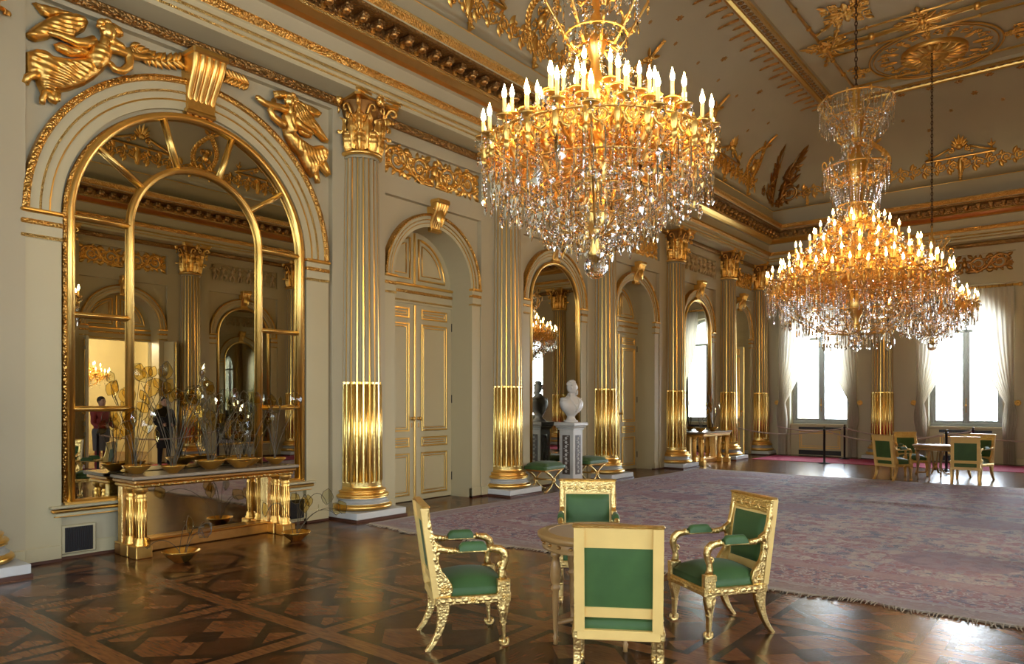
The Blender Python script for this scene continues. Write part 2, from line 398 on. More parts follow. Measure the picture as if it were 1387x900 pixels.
def blob(mb,poly,depth,mat,base=0.,res=.02,width=None,rid=None,smooth=True):
    # a pillow-shaped relief over an outline in (x,z); rid=(angle,wavelength,amplitude) gives folds or feathers
    xs=[p[0] for p in poly]; zs=[p[1] for p in poly]; n=len(poly); x0,z0=min(xs),min(zs)
    nx=int((max(xs)-x0)/res)+2; nz=int((max(zs)-z0)/res)+2
    def inside(x,z):
        r=False;j=n-1
        for i in range(n):
            if (zs[i]>z)!=(zs[j]>z) and x<(xs[j]-xs[i])*(z-zs[i])/(zs[j]-zs[i])+xs[i]: r=not r
            j=i
        return r
    def near(x,z):
        bd=1e9;bp=None
        for i in range(n):
            ax,az=poly[i]; bx,bz=poly[(i+1)%n]; dx,dz=bx-ax,bz-az; L=dx*dx+dz*dz
            t=max(0,min(1,((x-ax)*dx+(z-az)*dz)/L)) if L else 0; px,pz=ax+t*dx,az+t*dz; d=math.hypot(px-x,pz-z)
            if d<bd: bd=d;bp=(px,pz)
        return bd,bp
    w=width or depth*1.6; cells=[]
    for i in range(nx):
        for j in range(nz):
            if inside(x0+(i+.5)*res,z0+(j+.5)*res): cells.append((i,j))
    cs=set(cells); ids={}; vs=[]
    def V(i,j):
        if (i,j) in ids: return ids[(i,j)]
        x,z=x0+i*res,z0+j*res; inter=all(c in cs for c in ((i,j),(i-1,j),(i,j-1),(i-1,j-1)))
        d,p=near(x,z)
        if not inter: x,z=p; h=0.
        else:
            q=min(1,d/w); h=depth*math.sqrt(1-(1-q)**2)
            if rid: h+=rid[2]*q*(math.sin(2*pi*(x*math.cos(rid[0])+z*math.sin(rid[0]))/rid[1]+1.6*math.sin(x*11+z*5)+1.2*math.sin(z*14-x*6))*(.7+.5*math.sin(x*17-z*13))+.5*math.sin(2*pi*(x*math.sin(rid[0])-z*math.cos(rid[0]))/(rid[1]*3.1)))
        ids[(i,j)]=len(vs); vs.append((x,-(base+h),z)); return ids[(i,j)]
    fs=[(V(i,j),V(i+1,j),V(i+1,j+1),V(i,j+1)) for i,j in cells]
    mb.add(vs,fs,mat,smooth)
# ------------------------------------------------------------------ camera
cam=bpy.data.cameras.new('camera'); cam.sensor_width=36; cam.lens=985/1387*36; cam.shift_y=94.5/1387; cam.clip_end=200; cam.clip_start=.05
co_=bpy.data.objects.new('camera',cam); COL.objects.link(co_); co_.location=(0,0,1.65); co_.rotation_euler=(pi/2,0,math.radians(38.68)-pi/2)
sc.camera=co_
# ------------------------------------------------------------------ floor
mb=MB(); mb.box(XB-.6,XF+.6,YR-.7,YL+.7,-.1,0,'parquet'); fl=mb.build('floor'); tag(fl,kind='structure')
# ------------------------------------------------------------------ walls
RI,RO,ZS=.88,1.09,3.60
def arch_plane(mb,c,half,ztop,R,mat,depth=0.,d=0.,n=28,z0=0.,rev='wall2'):
    # plane at depth d with an arched hole of radius R, plus the reveal going back by depth
    y=-d
    mb.quad((c-half,y,z0),(c-R,y,z0),(c-R,y,ZS),(c-half,y,ZS),mat); mb.quad((c+R,y,z0),(c+half,y,z0),(c+half,y,ZS),(c+R,y,ZS),mat)
    A=arc(c,ZS,R,pi,0,n)
    for i in range(n):
        a,b=A[i],A[i+1]
        def out(p):
            dx,dz=p[0]-c,p[1]-ZS; k=min(half/abs(dx) if abs(dx)>1e-6 else 1e9,(ztop-ZS)/dz if dz>1e-6 else 1e9); return (c+dx*k,ZS+dz*k)
        oa,ob=out(a),out(b)
        mb.quad((a[0],y,a[1]),(b[0],y,b[1]),(ob[0],y,ob[1]),(oa[0],y,oa[1]),mat)
        if abs(oa[0]-ob[0])>1e-4 and abs(oa[1]-ob[1])>1e-4:   # corner
            cx=c+half*(1 if ob[0]>c else -1); mb.add([(oa[0],y,oa[1]),(ob[0],y,ob[1]),(cx,y,ztop)],[(0,1,2)],mat)
    if depth:
        for sgn in (-1,1): mb.quad((c+sgn*R,y,z0),(c+sgn*R,y+depth,z0),(c+sgn*R,y+depth,ZS),(c+sgn*R,y,ZS),rev)
        for i in range(n):
            a,b=A[i],A[i+1]; mb.quad((a[0],y,a[1]),(a[0],y+depth,a[1]),(b[0],y+depth,b[1]),(b[0],y,b[1]),rev)
ADDED_RWIN=[-2.9,.7,4.3]; WR=.86  # unseen side windows, added to bring daylight onto the near left wall
FD=.09   # the raised face in front of the recessed bays
MBAY=(4.507,1.875)
SB=[(8.45,1.1,'door'),(11.85,1.1,'mirror'),(15.1,1.1,'door'),(18.5,1.1,'mirror'),(21.5,1.0,'door')]
def long_wall(side):
    mb=MB(); edges=[]
    x0,x1=XB,XF+.02
    bays=[(MBAY[0],MBAY[1],'big')]+SB
    if side=='R': bays=[(-c,1.15,'window') for c in ADDED_RWIN]+[(-c,h,k) for c,h,k in bays[1:]]; x0,x1=-x1,-x0; bays.sort()
    cur=x0
    for c,h,k in bays:
        mb.box(cur,c-h,-FD,.0,0,ZT+.02,'wall'); cur=c+h
        if k=='big':
            mb.quad((c-h,0,0),(c+h,0,0),(c+h,0,5.76),(c-h,0,5.76),'wall'); mb.box(c-h,c+h,-FD,0,5.76,ZT+.02,'wall')
        else:
            if k=='door': arch_plane(mb,c,h,4.80,RI,'wall',.5)
            elif k=='window': arch_plane(mb,c,h,4.80,WR,'wall',.42)
            else: mb.quad((c-h,0,0),(c+h,0,0),(c+h,0,4.8),(c-h,0,4.8),'wall')
            mb.box(c-h,c+h,-FD,0,4.80,5.10,'wall'); mb.box(c-h,c+h,-FD,0,5.62,ZT+.02,'wall')
            mb.quad((c-h,-.02,5.10),(c+h,-.02,5.10),(c+h,-.02,5.62),(c-h,-.02,5.62),'wall')
    mb.box(cur,x1,-FD,0,0,ZT+.02,'wall')
    # carved moulding under the architrave
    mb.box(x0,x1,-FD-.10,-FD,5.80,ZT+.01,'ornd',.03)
    l,r=wallpos(side,0)
    o=mb.build('wall_left' if side=='L' else 'wall_right',None,l,r); tag(o,kind='structure')
    # baseboard pieces
    bb=MB(); cur=x0
    for c,h,k in bays:
        bb.box(cur,c-h,-FD-.025,-FD+.01,0,.17,'wall2',.008); bb.box(cur,c-h,-FD-.03,-FD+.01,0,.03,'skirt'); cur=c+h
        if k in('door','window'):
            for a,b in ((c-h,c-RI),(c+RI,c+h)): bb.box(a,b,-.08,0,0,.17,'wall2',.008); bb.box(a,b,-.085,0,0,.03,'skirt')
        else: bb.box(c-h,c+h,-.02,0,0,.17,'wall2',.008); bb.box(c-h,c+h,-.03,0,0,.03,'skirt')
    bb.box(cur,x1,-FD-.025,-FD+.01,0,.17,'wall2',.008); bb.box(cur,x1,-FD-.03,-FD+.01,0,.03,'skirt')
    o=bb.build('baseboard_left' if side=='L' else 'baseboard_right',None,l,r); tag(o,kind='structure')
long_wall('L'); long_wall('R')
WB=[0,3.8,-3.8]; WR=.86
def end_wall(side):
    mb=MB(); W=YL-YM+.02
    for c in WB: arch_plane(mb,c,1.15,4.80,WR,'wall',.42); mb.box(c-1.15,c+1.15,-FD,0,4.80,5.10,'wall'); mb.box(c-1.15,c+1.15,-FD,0,5.62,ZT+.02,'wall'); mb.quad((c-1.15,-.02,5.1),(c+1.15,-.02,5.1),(c+1.15,-.02,5.62),(c-1.15,-.02,5.62),'wall')
    for a,b in ((-W,-4.95),(-2.65,-1.15),(1.15,2.65),(4.95,W)):
        mb.box(a,b,-FD,0,0,ZT+.02,'wall'); mb.box(a,b,-FD-.025,-FD,0,.17,'wall2',.008)
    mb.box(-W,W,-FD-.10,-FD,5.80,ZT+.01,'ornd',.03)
    l,r=wallpos(side,YM); o=mb.build('wall_far' if side=='F' else 'wall_back',None,l,r); tag(o,kind='structure')
end_wall('F'); end_wall('B')
# ------------------------------------------------------------------ entablature, coving and ceiling
def ring_profile(prof,mats,name,smooth=False):
    mb=MB(); vs=[]
    for q,z in prof: vs+=[(XB+q,YR+q,z),(XF-q,YR+q,z),(XF-q,YL-q,z),(XB+q,YL-q,z)]
    fs=[];ms=[]
    for j in range(len(prof)-1):
        for k in range(4):
            k2=(k+1)%4; fs.append((j*4+k,(j+1)*4+k,(j+1)*4+k2,j*4+k2)); ms.append(mats[j])
    mb.add(vs,fs,ms,smooth); return mb
P=[(.0,ZT),(.55,ZT),(.55,5.965),(.565,5.972),(.565,5.988),(.55,5.995),(.55,6.03),(.57,6.035),(.585,6.05),(.57,6.075),(.57,6.14),(.60,6.15),(.64,6.20),(.64,6.245),(.53,6.25),(.53,6.50),(.60,6.505),(.66,6.54),(.73,6.60),(.75,6.605),(.765,6.625),(.75,6.645),(.76,6.65),(.76,6.78),(1.06,6.78),(1.06,6.83),(1.08,6.84),(1.11,6.87),(1.13,6.92),(1.15,6.95),(.74,6.99),(.73,7.47)]
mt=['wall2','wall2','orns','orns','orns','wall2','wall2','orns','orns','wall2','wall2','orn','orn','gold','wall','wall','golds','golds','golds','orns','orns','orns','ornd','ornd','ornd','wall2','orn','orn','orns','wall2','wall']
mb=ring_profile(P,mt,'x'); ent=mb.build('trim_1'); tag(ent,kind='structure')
# scroll brackets under the cornice
mb=MB(); sp=.27
def brk(fn):
    t=MB(); t.box(-.055,.055,-.98,-.76,6.70,6.775,'ornd',.015); t.ball((0,-.9,6.70),(.06,.07,.05),'bronze',8,5)
    t.box(-.03,.03,-.80,-.755,6.655,6.72,'golds',.01); t.box(-.13,-.10,-.79,-.755,6.67,6.77,'ornd'); return t
b0=brk(0); 
def lay(side,a,b):
    (px,py,_),r=wallpos(side,0 if side in 'LR' else 0); n=int((b-a)/sp)
    for i in range(n+1):
        s=a+i*(b-a)/n
        if side=='L': T=Matrix.Translation((s,YL,0))
        elif side=='R': T=Matrix.Translation((s,YR,0))@Matrix.Rotation(pi,4,'Z')
        elif side=='F': T=Matrix.Translation((XF,s,0))@Matrix.Rotation(-pi/2,4,'Z')
        mb.T=T; o=len(mb.v); mb.v+=[tuple(T@Vector(v)) for v in b0.v]; mb.f+=[tuple(i+o for i in f) for f in b0.f]
        mb.m+=[mb.mi(b0.mats[k]) for k in b0.m]; mb.s+=b0.s
lay('L',XB+.9,XF-.9); lay('R',4.,XF-.9); lay('F',YR+.9,YL-.9); mb.T=None
br=mb.build('cornice_brackets',ent); tag(br,kind='structure')
# cove + ceiling
def cove(t): return .73+2.10*(1-math.cos(t)), 7.49+1.94*math.sin(t)
prof=[(.73,7.46),(.70,7.47),(.70,7.51)]+[cove(pi/2*i/14) for i in range(15)]
mt=['wall','golds']+['wall']*15
prof+=[(2.83,9.40),(2.90,9.36),(2.97,9.37),(2.98,9.41),(3.13,9.41),(3.14,9.38),(3.20,9.38),(3.22,9.42),(3.22,ZC)]
mt+=['goldl','golds','golds','golds','wall','orns','orns','orns','wall']
mb=ring_profile(prof[:18],mt[:17],'x',True); m2=ring_profile(prof[17:],mt[17:-1]+['wall','wall'],'x')
o=len(mb.v); mb.v+=m2.v; mb.f+=[tuple(i+o for i in f) for f in m2.f]; mb.m+=[mb.mi(m2.mats[k]) for k in m2.m]; mb.s+=m2.s
q=3.22; mb.quad((XB+q,YR+q,ZC),(XB+q,YL-q,ZC),(XF-q,YL-q,ZC),(XF-q,YR+q,ZC),'wall')
ceil=mb.build('ceiling'); tag(ceil,kind='structure')
# egg ornaments along the ceiling beam
mb=MB()
def egg(x,y,a):
    n=10; pts=[(x+.055*math.cos(2*pi*k/n),y+.055*math.sin(2*pi*k/n),9.405) for k in range(n)]
    mb.tube(pts,.013,4,'ornd',closed=True); mb.ball((x,y,9.405),(.03,.03,.02),'bronze',6,4)
x=6.
while x<XF-3.05: egg(x,YL-3.055,0); x+=.17
y=YR+3.06
while y<YL-3.05: egg(XF-3.055,y,0); y+=.17
o=mb.build('egg_moulding',ceil); tag(o,kind='structure')
# ------------------------------------------------------------------ columns
def column_meshes():
    out={}
    mb=MB(); mb.box(-.465,.465,-.465,.465,0,.035,'skirt'); mb.box(-.452,.452,-.452,.452,.035,.125,'white',.006); out['plinth']=mb.mesh('plinth')
    def tor(r,z,h,b=.06): return [(r-b+b*math.cos(a),z+h/2+h/2*math.sin(a)) for a in [(-pi/2)+pi*i/6 for i in range(7)]]
    mb=MB(); p=[(.30,.125)]+tor(.44,.125,.085)+[(.40,.215),(.385,.225),(.36,.25),(.36,.27),(.375,.285),(.385,.295)]+tor(.395,.295,.06)+[(.345,.36),(.34,.375)]+tor(.355,.375,.03,.03)+[(.30,.41),(.295,.45)]
    mt=['golds']*7+['grey']*6+['golds']*(len(p)-14); mb.lathe(p,40,mt); out['base']=mb.mesh('base')
    def rad(z): t=(z-.45)/(5.16-.45); return .292-.046*max(0,t)**1.35
    NF=20
    def ringpts(z,depth,cab):
        r=rad(z); pts=[];kind=[]
        for k in range(NF):
            a0=2*pi*k/NF; w=2*pi/NF; fw=.24*w
            pts+=[(r,a0),(r,a0+fw)]; kind+=['f','g']
            for i in range(1,5):
                t=i/5; dd=depth*math.sin(pi*t)
                pts.append((r-dd+(cab*math.sin(pi*t)),a0+fw+(w-fw)*t)); kind.append('g')
        return [(q*math.cos(a),q*math.sin(a),z) for q,a in pts],kind
    def shaft(z0,z1,nz,dep,cab,mf,mg):
        mb=MB(); vs=[];fs=[];ms=[]
        for j in range(nz+1):
            z=z0+(z1-z0)*j/nz; fade=1.
            pv,kd=ringpts(z,dep*fade,cab); vs+=pv; n=len(pv)
        for j in range(nz):
            for i in range(n):
                i2=(i+1)%n; fs.append((j*n+i,j*n+i2,(j+1)*n+i2,(j+1)*n+i)); ms.append(mf if kd[i]=='f' else mg)
        mb.add(vs,fs,ms,False); return mb
    mb=shaft(.45,.50,1,.0,0,'goldl','goldl'); m2=shaft(.50,1.93,6,.028,.0,'goldl','goldl')
    # rounded reeds standing in the lower flutes
    o=len(mb.v); mb.v+=m2.v; mb.f+=[tuple(i+o for i in f) for f in m2.f]; mb.m+=m2.m; mb.s+=m2.s
    for k in range(NF):
        a=2*pi*(k+.62)/NF
        mb.tube([((rad(z)-.016)*math.cos(a),(rad(z)-.016)*math.sin(a),z) for z in (.52,1.2,1.90)],.026,6,'goldl')
    out['gilded_shaft']=mb.mesh('gilded_shaft')
    mb=shaft(1.93,5.10,8,.030,0,'golds','flute'); mb.lathe([(rad(5.1),5.10),(rad(5.1)+.012,5.12),(rad(5.1),5.14)],32,'flute'); out['shaft']=mb.mesh('shaft')
    # Corinthian capital; bare fill light without a fixture, added to brighten the room beyond the doorway
    mb=MB(); z0=5.14; H=.86
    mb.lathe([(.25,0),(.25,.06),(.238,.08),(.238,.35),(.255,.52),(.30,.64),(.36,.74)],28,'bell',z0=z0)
    mb.lathe([(.245,0),(.292,.005),(.305,.028),(.292,.052),(.255,.06)],32,'golds',z0=z0)
    def acan(ang,zb,h,w,r0,out_,mat):
        prof=[];NL=22
        for i in range(NL+1):
            t=i/NL
            if t<.68: r=r0+.035*t/.68+.018*math.sin(pi*t/.68); z=zb+h*t/.68*.90
            else:
                u=(t-.68)/.32; r=r0+.035+out_*math.sin(u*pi*.60); z=zb+h*(.90+.12*math.sin(u*pi*.85))-u*u*h*.16
            sp_=min(1,max(0,(1-t)/.3)); tooth=.72+.40*abs(math.sin(pi*5*t))
            prof.append((r,z,w*(.62+.5*math.sin(pi*min(1,t*1.05)))*tooth*(.35+.65*sp_)))
        vs=[];fs=[]
        for i,(r,z,ww) in enumerate(prof):
            for k in range(9):
                q=(k-4)/4; da=q*ww*.5/r; rr=r+.030*(1-abs(q))-(.016 if k in (2,6) else 0)+(.012 if k==4 else 0)-.02*abs(q)**3
                vs.append((rr*math.cos(ang+da),rr*math.sin(ang+da),z0+z))
        for i in range(NL):
            for k in range(8): fs.append((i*9+k,i*9+k+1,(i+1)*9+k+1,(i+1)*9+k))
        mb.add(vs,fs,mat,True)
    for k in range(8): acan(2*pi*k/8,.055,.27,.185,.252,.10,'gold')
    for k in range(8): acan(2*pi*(k+.5)/8,.08,.47,.17,.245,.13,'gold')
    for k in range(4):
        a=pi/4+k*pi/2; ca,sa=math.cos(a),math.sin(a)
        st=[(.27,.42),(.30,.54),(.36,.64)]+[(.445+.075*math.cos(t),.66+.075*math.sin(t)) for t in [2.4-.45*i for i in range(6)]]
        sp_=[(.445+(.075-.012*i*.5)*math.cos(2.4-.55*i),.66+(.075-.012*i*.5)*math.sin(2.4-.55*i)) for i in range(11)]
        pts=[(.27,.42),(.30,.54),(.35,.65)]+sp_
        mb.tube([(r*ca,r*sa,z0+z) for r,z in pts],[.022]*3+[.034-.0018*i for i in range(11)],6,'gold')
        acan(a,.30,.28,.13,.275,.12,'gold')
        for sg in (-1,1):
            b=a+sg*.52; pts=[(.30*math.cos(a+sg*.25),.30*math.sin(a+sg*.25),z0+.45)]+[((.36)*math.cos(b)+.045*math.cos(t)*-math.sin(b)*sg,(.36)*math.sin(b)+.045*math.cos(t)*math.cos(b)*sg,z0+.64+.045*math.sin(t)) for t in [pi-.6*i for i in range(9)]]
            mb.tube(pts,.016,5,'gold')
        m=k*pi/2; mb.ball((.40*math.cos(m),.40*math.sin(m),z0+.74),(.06,.06,.075),'golds',10,6)
        for j in range(6): mb.ball((.42*math.cos(m)-.05*math.cos(j*pi/3)*math.sin(m),.42*math.sin(m)+.05*math.cos(j*pi/3)*math.cos(m),z0+.74+.05*math.sin(j*pi/3)),.028,'gold',6,4)
    ab=[]
    for k in range(4):
        a=pi/4+k*pi/2; b=a+pi/2; c1=(.565*math.cos(a+.07),.565*math.sin(a+.07)); c2=(.565*math.cos(b-.07),.565*math.sin(b-.07))
        for i in range(9):
            t=i/8; px,py=c1[0]+(c2[0]-c1[0])*t,c1[1]+(c2[1]-c1[1])*t; m=a+pi/4; dd=.055*math.sin(pi*t); ab.append((px-dd*math.cos(m),py-dd*math.sin(m)))
    mb.prism([(x*.94,y*.94) for x,y in ab],'z',z0+.735,z0+.78,'gold'); mb.prism(ab,'z',z0+.78,z0+H-.045,'golds')
    out['capital']=mb.mesh('capital'); return out
CM=column_meshes()
def column(loc,label,group):
    r=empty('fluted_column',loc,0,label,'column',group,'thing')
    for k in ('plinth','base','gilded_shaft','shaft','capital'): inst(k,CM[k],r)
    return r
CY=8.25
cl=['fluted column with gilded foot cut off by the left edge, left of the tall mirror','fluted column between the tall arched mirror and the nearest double door','fluted column between the nearest double door and the mirror with the marble bust','fluted column right of the marble bust pedestal, before the second closed door','fluted column between the second closed door and the far mirror console','fluted column right of the far console table with glass plants','fluted column in the far left corner beside the tied ivory curtain']
for x,l in zip(COLX,cl): column((x,CY,0),l,'fluted columns of the left wall')
for x,l in zip(COLX[1:5],['opposite column reflected at the left edge of the tall mirror, left of the open doorway','opposite column reflected in the middle of the tall mirror, right of the open doorway','opposite column reflected at the right edge of the tall mirror','opposite column standing beyond the reflected one at the right edge']): column((x,2*YM-CY,0),l,'fluted columns of the opposite wall')
for y,l in ((YM+2.,'fluted column on the end wall between the two curtained windows'),(YM-2.,'fluted column on the end wall right of the central window')): column((XF-(YL-CY),y,0),l,'fluted columns of the end wall')
# ------------------------------------------------------------------ arch surrounds
def arch_trim(Ri,Ro,spread,wide=False):
    """archivolt with gilded mouldings, imposts and pilaster strips; origin on the wall at floor level"""
    parts={}
    mb=MB(); n=44
    def sweep(prof,mats):
        vs=[];fs=[];ms=[]
        for i in range(n+1):
            a=pi*i/n
            for r,d in prof: vs.append((r*math.cos(a),-d,ZS+r*math.sin(a)))
        k=len(prof)
        for i in range(n):
            for j in range(k-1): fs.append((i*k+j,i*k+j+1,(i+1)*k+j+1,(i+1)*k+j)); ms.append(mats[j])
        mb.add(vs,fs,ms,False)
    w=Ro-Ri
    sweep([(Ri,0),(Ri,.05),(Ri+w*.26,.05),(Ri+w*.27,.065),(Ri+w*.30,.065),(Ri+w*.31,.06),(Ri+w*.5,.06),(Ri+w*.51,.08),(Ri+w*.56,.08),(Ri+w*.57,.075),(Ri+w*.80,.075)],
          ['wall2','wall2','gold','golds','gold','wall2','orns','orns','orns','wall2'])
    sweep([(Ri+w*.80,.075),(Ri+w*.82,.105),(Ri+w*.9,.12),(Ro,.10),(Ro,0)],['orn','orn','orn','orn'])
    parts['archivolt']=mb.mesh('archivolt')
    # impost block and pilaster strip (right side; the left one is mirrored geometry)
    for sg,nm in ((1,'impost'),(-1,'impost_')):
        mb=MB(); a,b=sg*Ri,sg*Ro
        mb.box(a-sg*.005,b+sg*.012,-.085,0,3.30,3.56,'wall2'); mb.box(a-sg*.015,b+sg*.015,-.125,0,3.555,3.60,'golds',.015)
        mb.box(a-sg*.01,b+sg*.012,-.105,0,3.44,3.49,'orn',.01); mb.box(a-sg*.01,b+sg*.012,-.098,0,3.305,3.34,'orns',.008)
        parts[nm]=mb.mesh('impost')
        mb=MB(); mb.box(a,b,-.07,0,0,3.30,'wall2'); mb.box(a,b,-.085,0,0,.17,'wall2',.008); mb.box(a,b,-.09,0,0,.03,'skirt'); parts['strip'+nm]=mb.mesh('pilaster_strip')
    return parts
AT=arch_trim(RI,RO,0); ATB=arch_trim(1.50,1.86,0)
tn=[1]
def put_arch(parts,loc,rz,sx=1.):
    tn[0]+=1; r=empty('trim_%d'%tn[0],loc,rz,kind='structure'); r.scale=(sx,1,1)
    inst('archivolt',parts['archivolt'],r)
    for k in ('impost','impost_'): inst('impost',parts[k],r); inst('pilaster_strip',parts['strip'+k],r)
    return r
def keystone(big):
    mb=MB(); h=.62 if big else .42; w=.20 if big else .13
    z1=5.72 if big else 4.86; pr=[]
    for i in range(13):
        t=i/12; z=z1-h*t; d=.16+.14*math.cos(pi*t*.9)*(1 if t<.9 else .9) if big else .12+.10*math.cos(pi*t*.9)
        pr.append((z,d,w*(1-.22*t)))
    for sg in range(-2,3):
        vs=[];fs=[]
        for z,d,ww in pr:
            for q in range(5):
                a=pi*q/4; xx=(sg+ -.5*math.cos(a))*ww*.42; vs.append((xx,-(d+.035*math.sin(a)),z))
        for i in range(len(pr)-1):
            for q in range(4): fs.append((i*5+q,i*5+q+1,(i+1)*5+q+1,(i+1)*5+q))
        mb.add(vs,fs,'golds' if sg in (-1,1) else 'gold',True)
    mb.prism([(-w*1.06,z1),(w*1.06,z1),(w*.82,z1-h),(-w*.82,z1-h)],'y',0,-.10 if big else -.06,'gold')
    for i in range(len(pr)-1):
        for sg in (-1,1):
            (za,da,wa),(zb,db,wb)=pr[i],pr[i+1]; mb.quad((sg*wa*1.05,0,za),(sg*wa*1.05,-da,za),(sg*wb*1.05,-db,zb),(sg*wb*1.05,0,zb),'gold')
    mb.box(-w*1.12,w*1.12,-pr[0][1]-.05,0,z1-.03,z1+.05,'golds',.02)
    o=z1-h; mb.box(-w*.95,w*.95,-.10 if big else -.09,0,o-.04,o+.02,'golds',.012)
    for k in range(4): mb.ball((-w*.66+w*.44*k,-pr[-1][1]-.01,o-.02),w*.22,'gold',8,5)
    if not big:
        for sg in (-1,1): scroll(mb,sg*.10,z1-.10,.075,pi/2,1.3*sg,'gold',.17,.018,3)
        leaf(mb,0,z1-.1,-pi/2,.3,.2,'golds',.19,.05)
    return mb.mesh('keystone')
KS,KB=keystone(False),keystone(True)
def put_key(me,loc,rz,label,grp): o=inst('keystone',me,None,loc,rz); return tag(o,label,'keystone',grp,'thing')
def framep(mb,x0,x1,z0,z1,y,mat='gold',r=.016,gap=.035):
    for k,(o,rr) in enumerate(((0,r),(gap,r*.6))):
        for a,b,c,d in ((x0+o,x1-o,z0+o,z0+o+rr*1.4),(x0+o,x1-o,z1-o-rr*1.4,z1-o),(x0+o,x0+o+rr*1.4,z0+o,z1-o),(x1-o-rr*1.4,x1-o,z0+o,z1-o)): mb.box(a,b,y-rr,y,c,d,mat,.004)
def door_meshes():
    out={}
    for sg,nm in ((1,'r'),(-1,'l')):   # leaf hinged at its outer edge: local origin at the hinge
        mb=MB(); W=RI-.02; s=-sg
        mb.box(0,s*W,-.025,.03,.01,3.27,'wall2',.004)
        for z0,z1 in ((.10,.80),(.90,1.06),(1.16,2.95),(3.03,3.20)):
            a,b=sorted((s*.12,s*(W-.12)))
            framep(mb,a,b,z0,z1,-.025,'golds',.02,.05)
            mb.box(a+.085,b-.085,-.032,-.02,z0+.075,z1-.075,'wall2',.006)
        if sg==-1: mb.box(s*W-.02,s*W+.02,-.05,-.02,.02,3.26,'golds',.008)
        out['leaf'+nm]=mb.mesh('door_leaf')
        mb=MB(); kx=s*(W-.06); mb.lathe([(.004,0),(.03,0),(.03,.006),(.012,.012),(.012,.04),(.03,.05),(.034,.065),(.02,.08),(.0,.083)],12,'golds')
        mb.map(lambda x,y,z:(kx+x,-.025-z,1.37+y)); mb.box(kx-.012,kx+.012,-.03,-.02,1.22,1.30,'bronze',.004); out['knob'+nm]=mb.mesh('door_knob')
        mb=MB()
        for z in (.35,1.7,2.95): mb.tube([(-s*.012,-.03,z-.07),(-s*.012,-.03,z+.07)],.014,8,'black')
        out['hinge'+nm]=mb.mesh('hinges')
    mb=MB(); mb.box(-RI,RI,-.06,.05,3.27,3.60,'wall2'); mb.box(-RI,RI,-.10,0,3.555,3.60,'golds',.015); mb.box(-RI,RI,-.08,0,3.44,3.49,'orn',.01); mb.box(-RI,RI,-.07,0,3.305,3.335,'orns',.008); out['transom']=mb.mesh('transom')
    mb=MB(); A=arc(0,ZS,RI,0,pi,28); mb.prism(A,'y',.04,-.02,'wall2')
    for sg in (-1,1):
        for r,w in ((.72,.022),(.64,.013)):
            o=(.72-r); pts=[(sg*(.10+o),ZS+.09+o)]+[(sg*x,z) for x,z in [(math.cos(a)*r,ZS+.06+math.sin(a)*r) for a in [math.asin((.03+o)/r)+ (pi/2-math.asin((.03+o)/r)-math.asin((.10+o)/r))*i/14 for i in range(15)]]]
            mb.tube([(x,-.025,z) for x,z in pts],w,6,'golds',closed=True,smooth=True)
    mb.box(-.02,.02,-.045,0,ZS,ZS+RI-.02,'golds',.006); out['lunette']=mb.mesh('lunette'); return out
DM=door_meshes()
dn=[0]
def put_door(loc,rz,angl=0.,angr=0.,sx=1.):
    dn[0]+=1; r=empty('door_%d'%dn[0],loc,rz,kind='structure'); r.scale=(sx,1,1)
    for nm,x,a in (('r',RI-.005,-angr),('l',-RI+.005,angl)):
        l=inst('leaf',DM['leaf'+nm],r,(x,.5-.06,0),a); inst('door_knob',DM['knob'+nm],l); inst('hinge',DM['hinge'+nm],l)
    inst('transom',DM['transom'],r,(0,.46,0)); inst('lunette',DM['lunette'],r,(0,.46,0)); return r
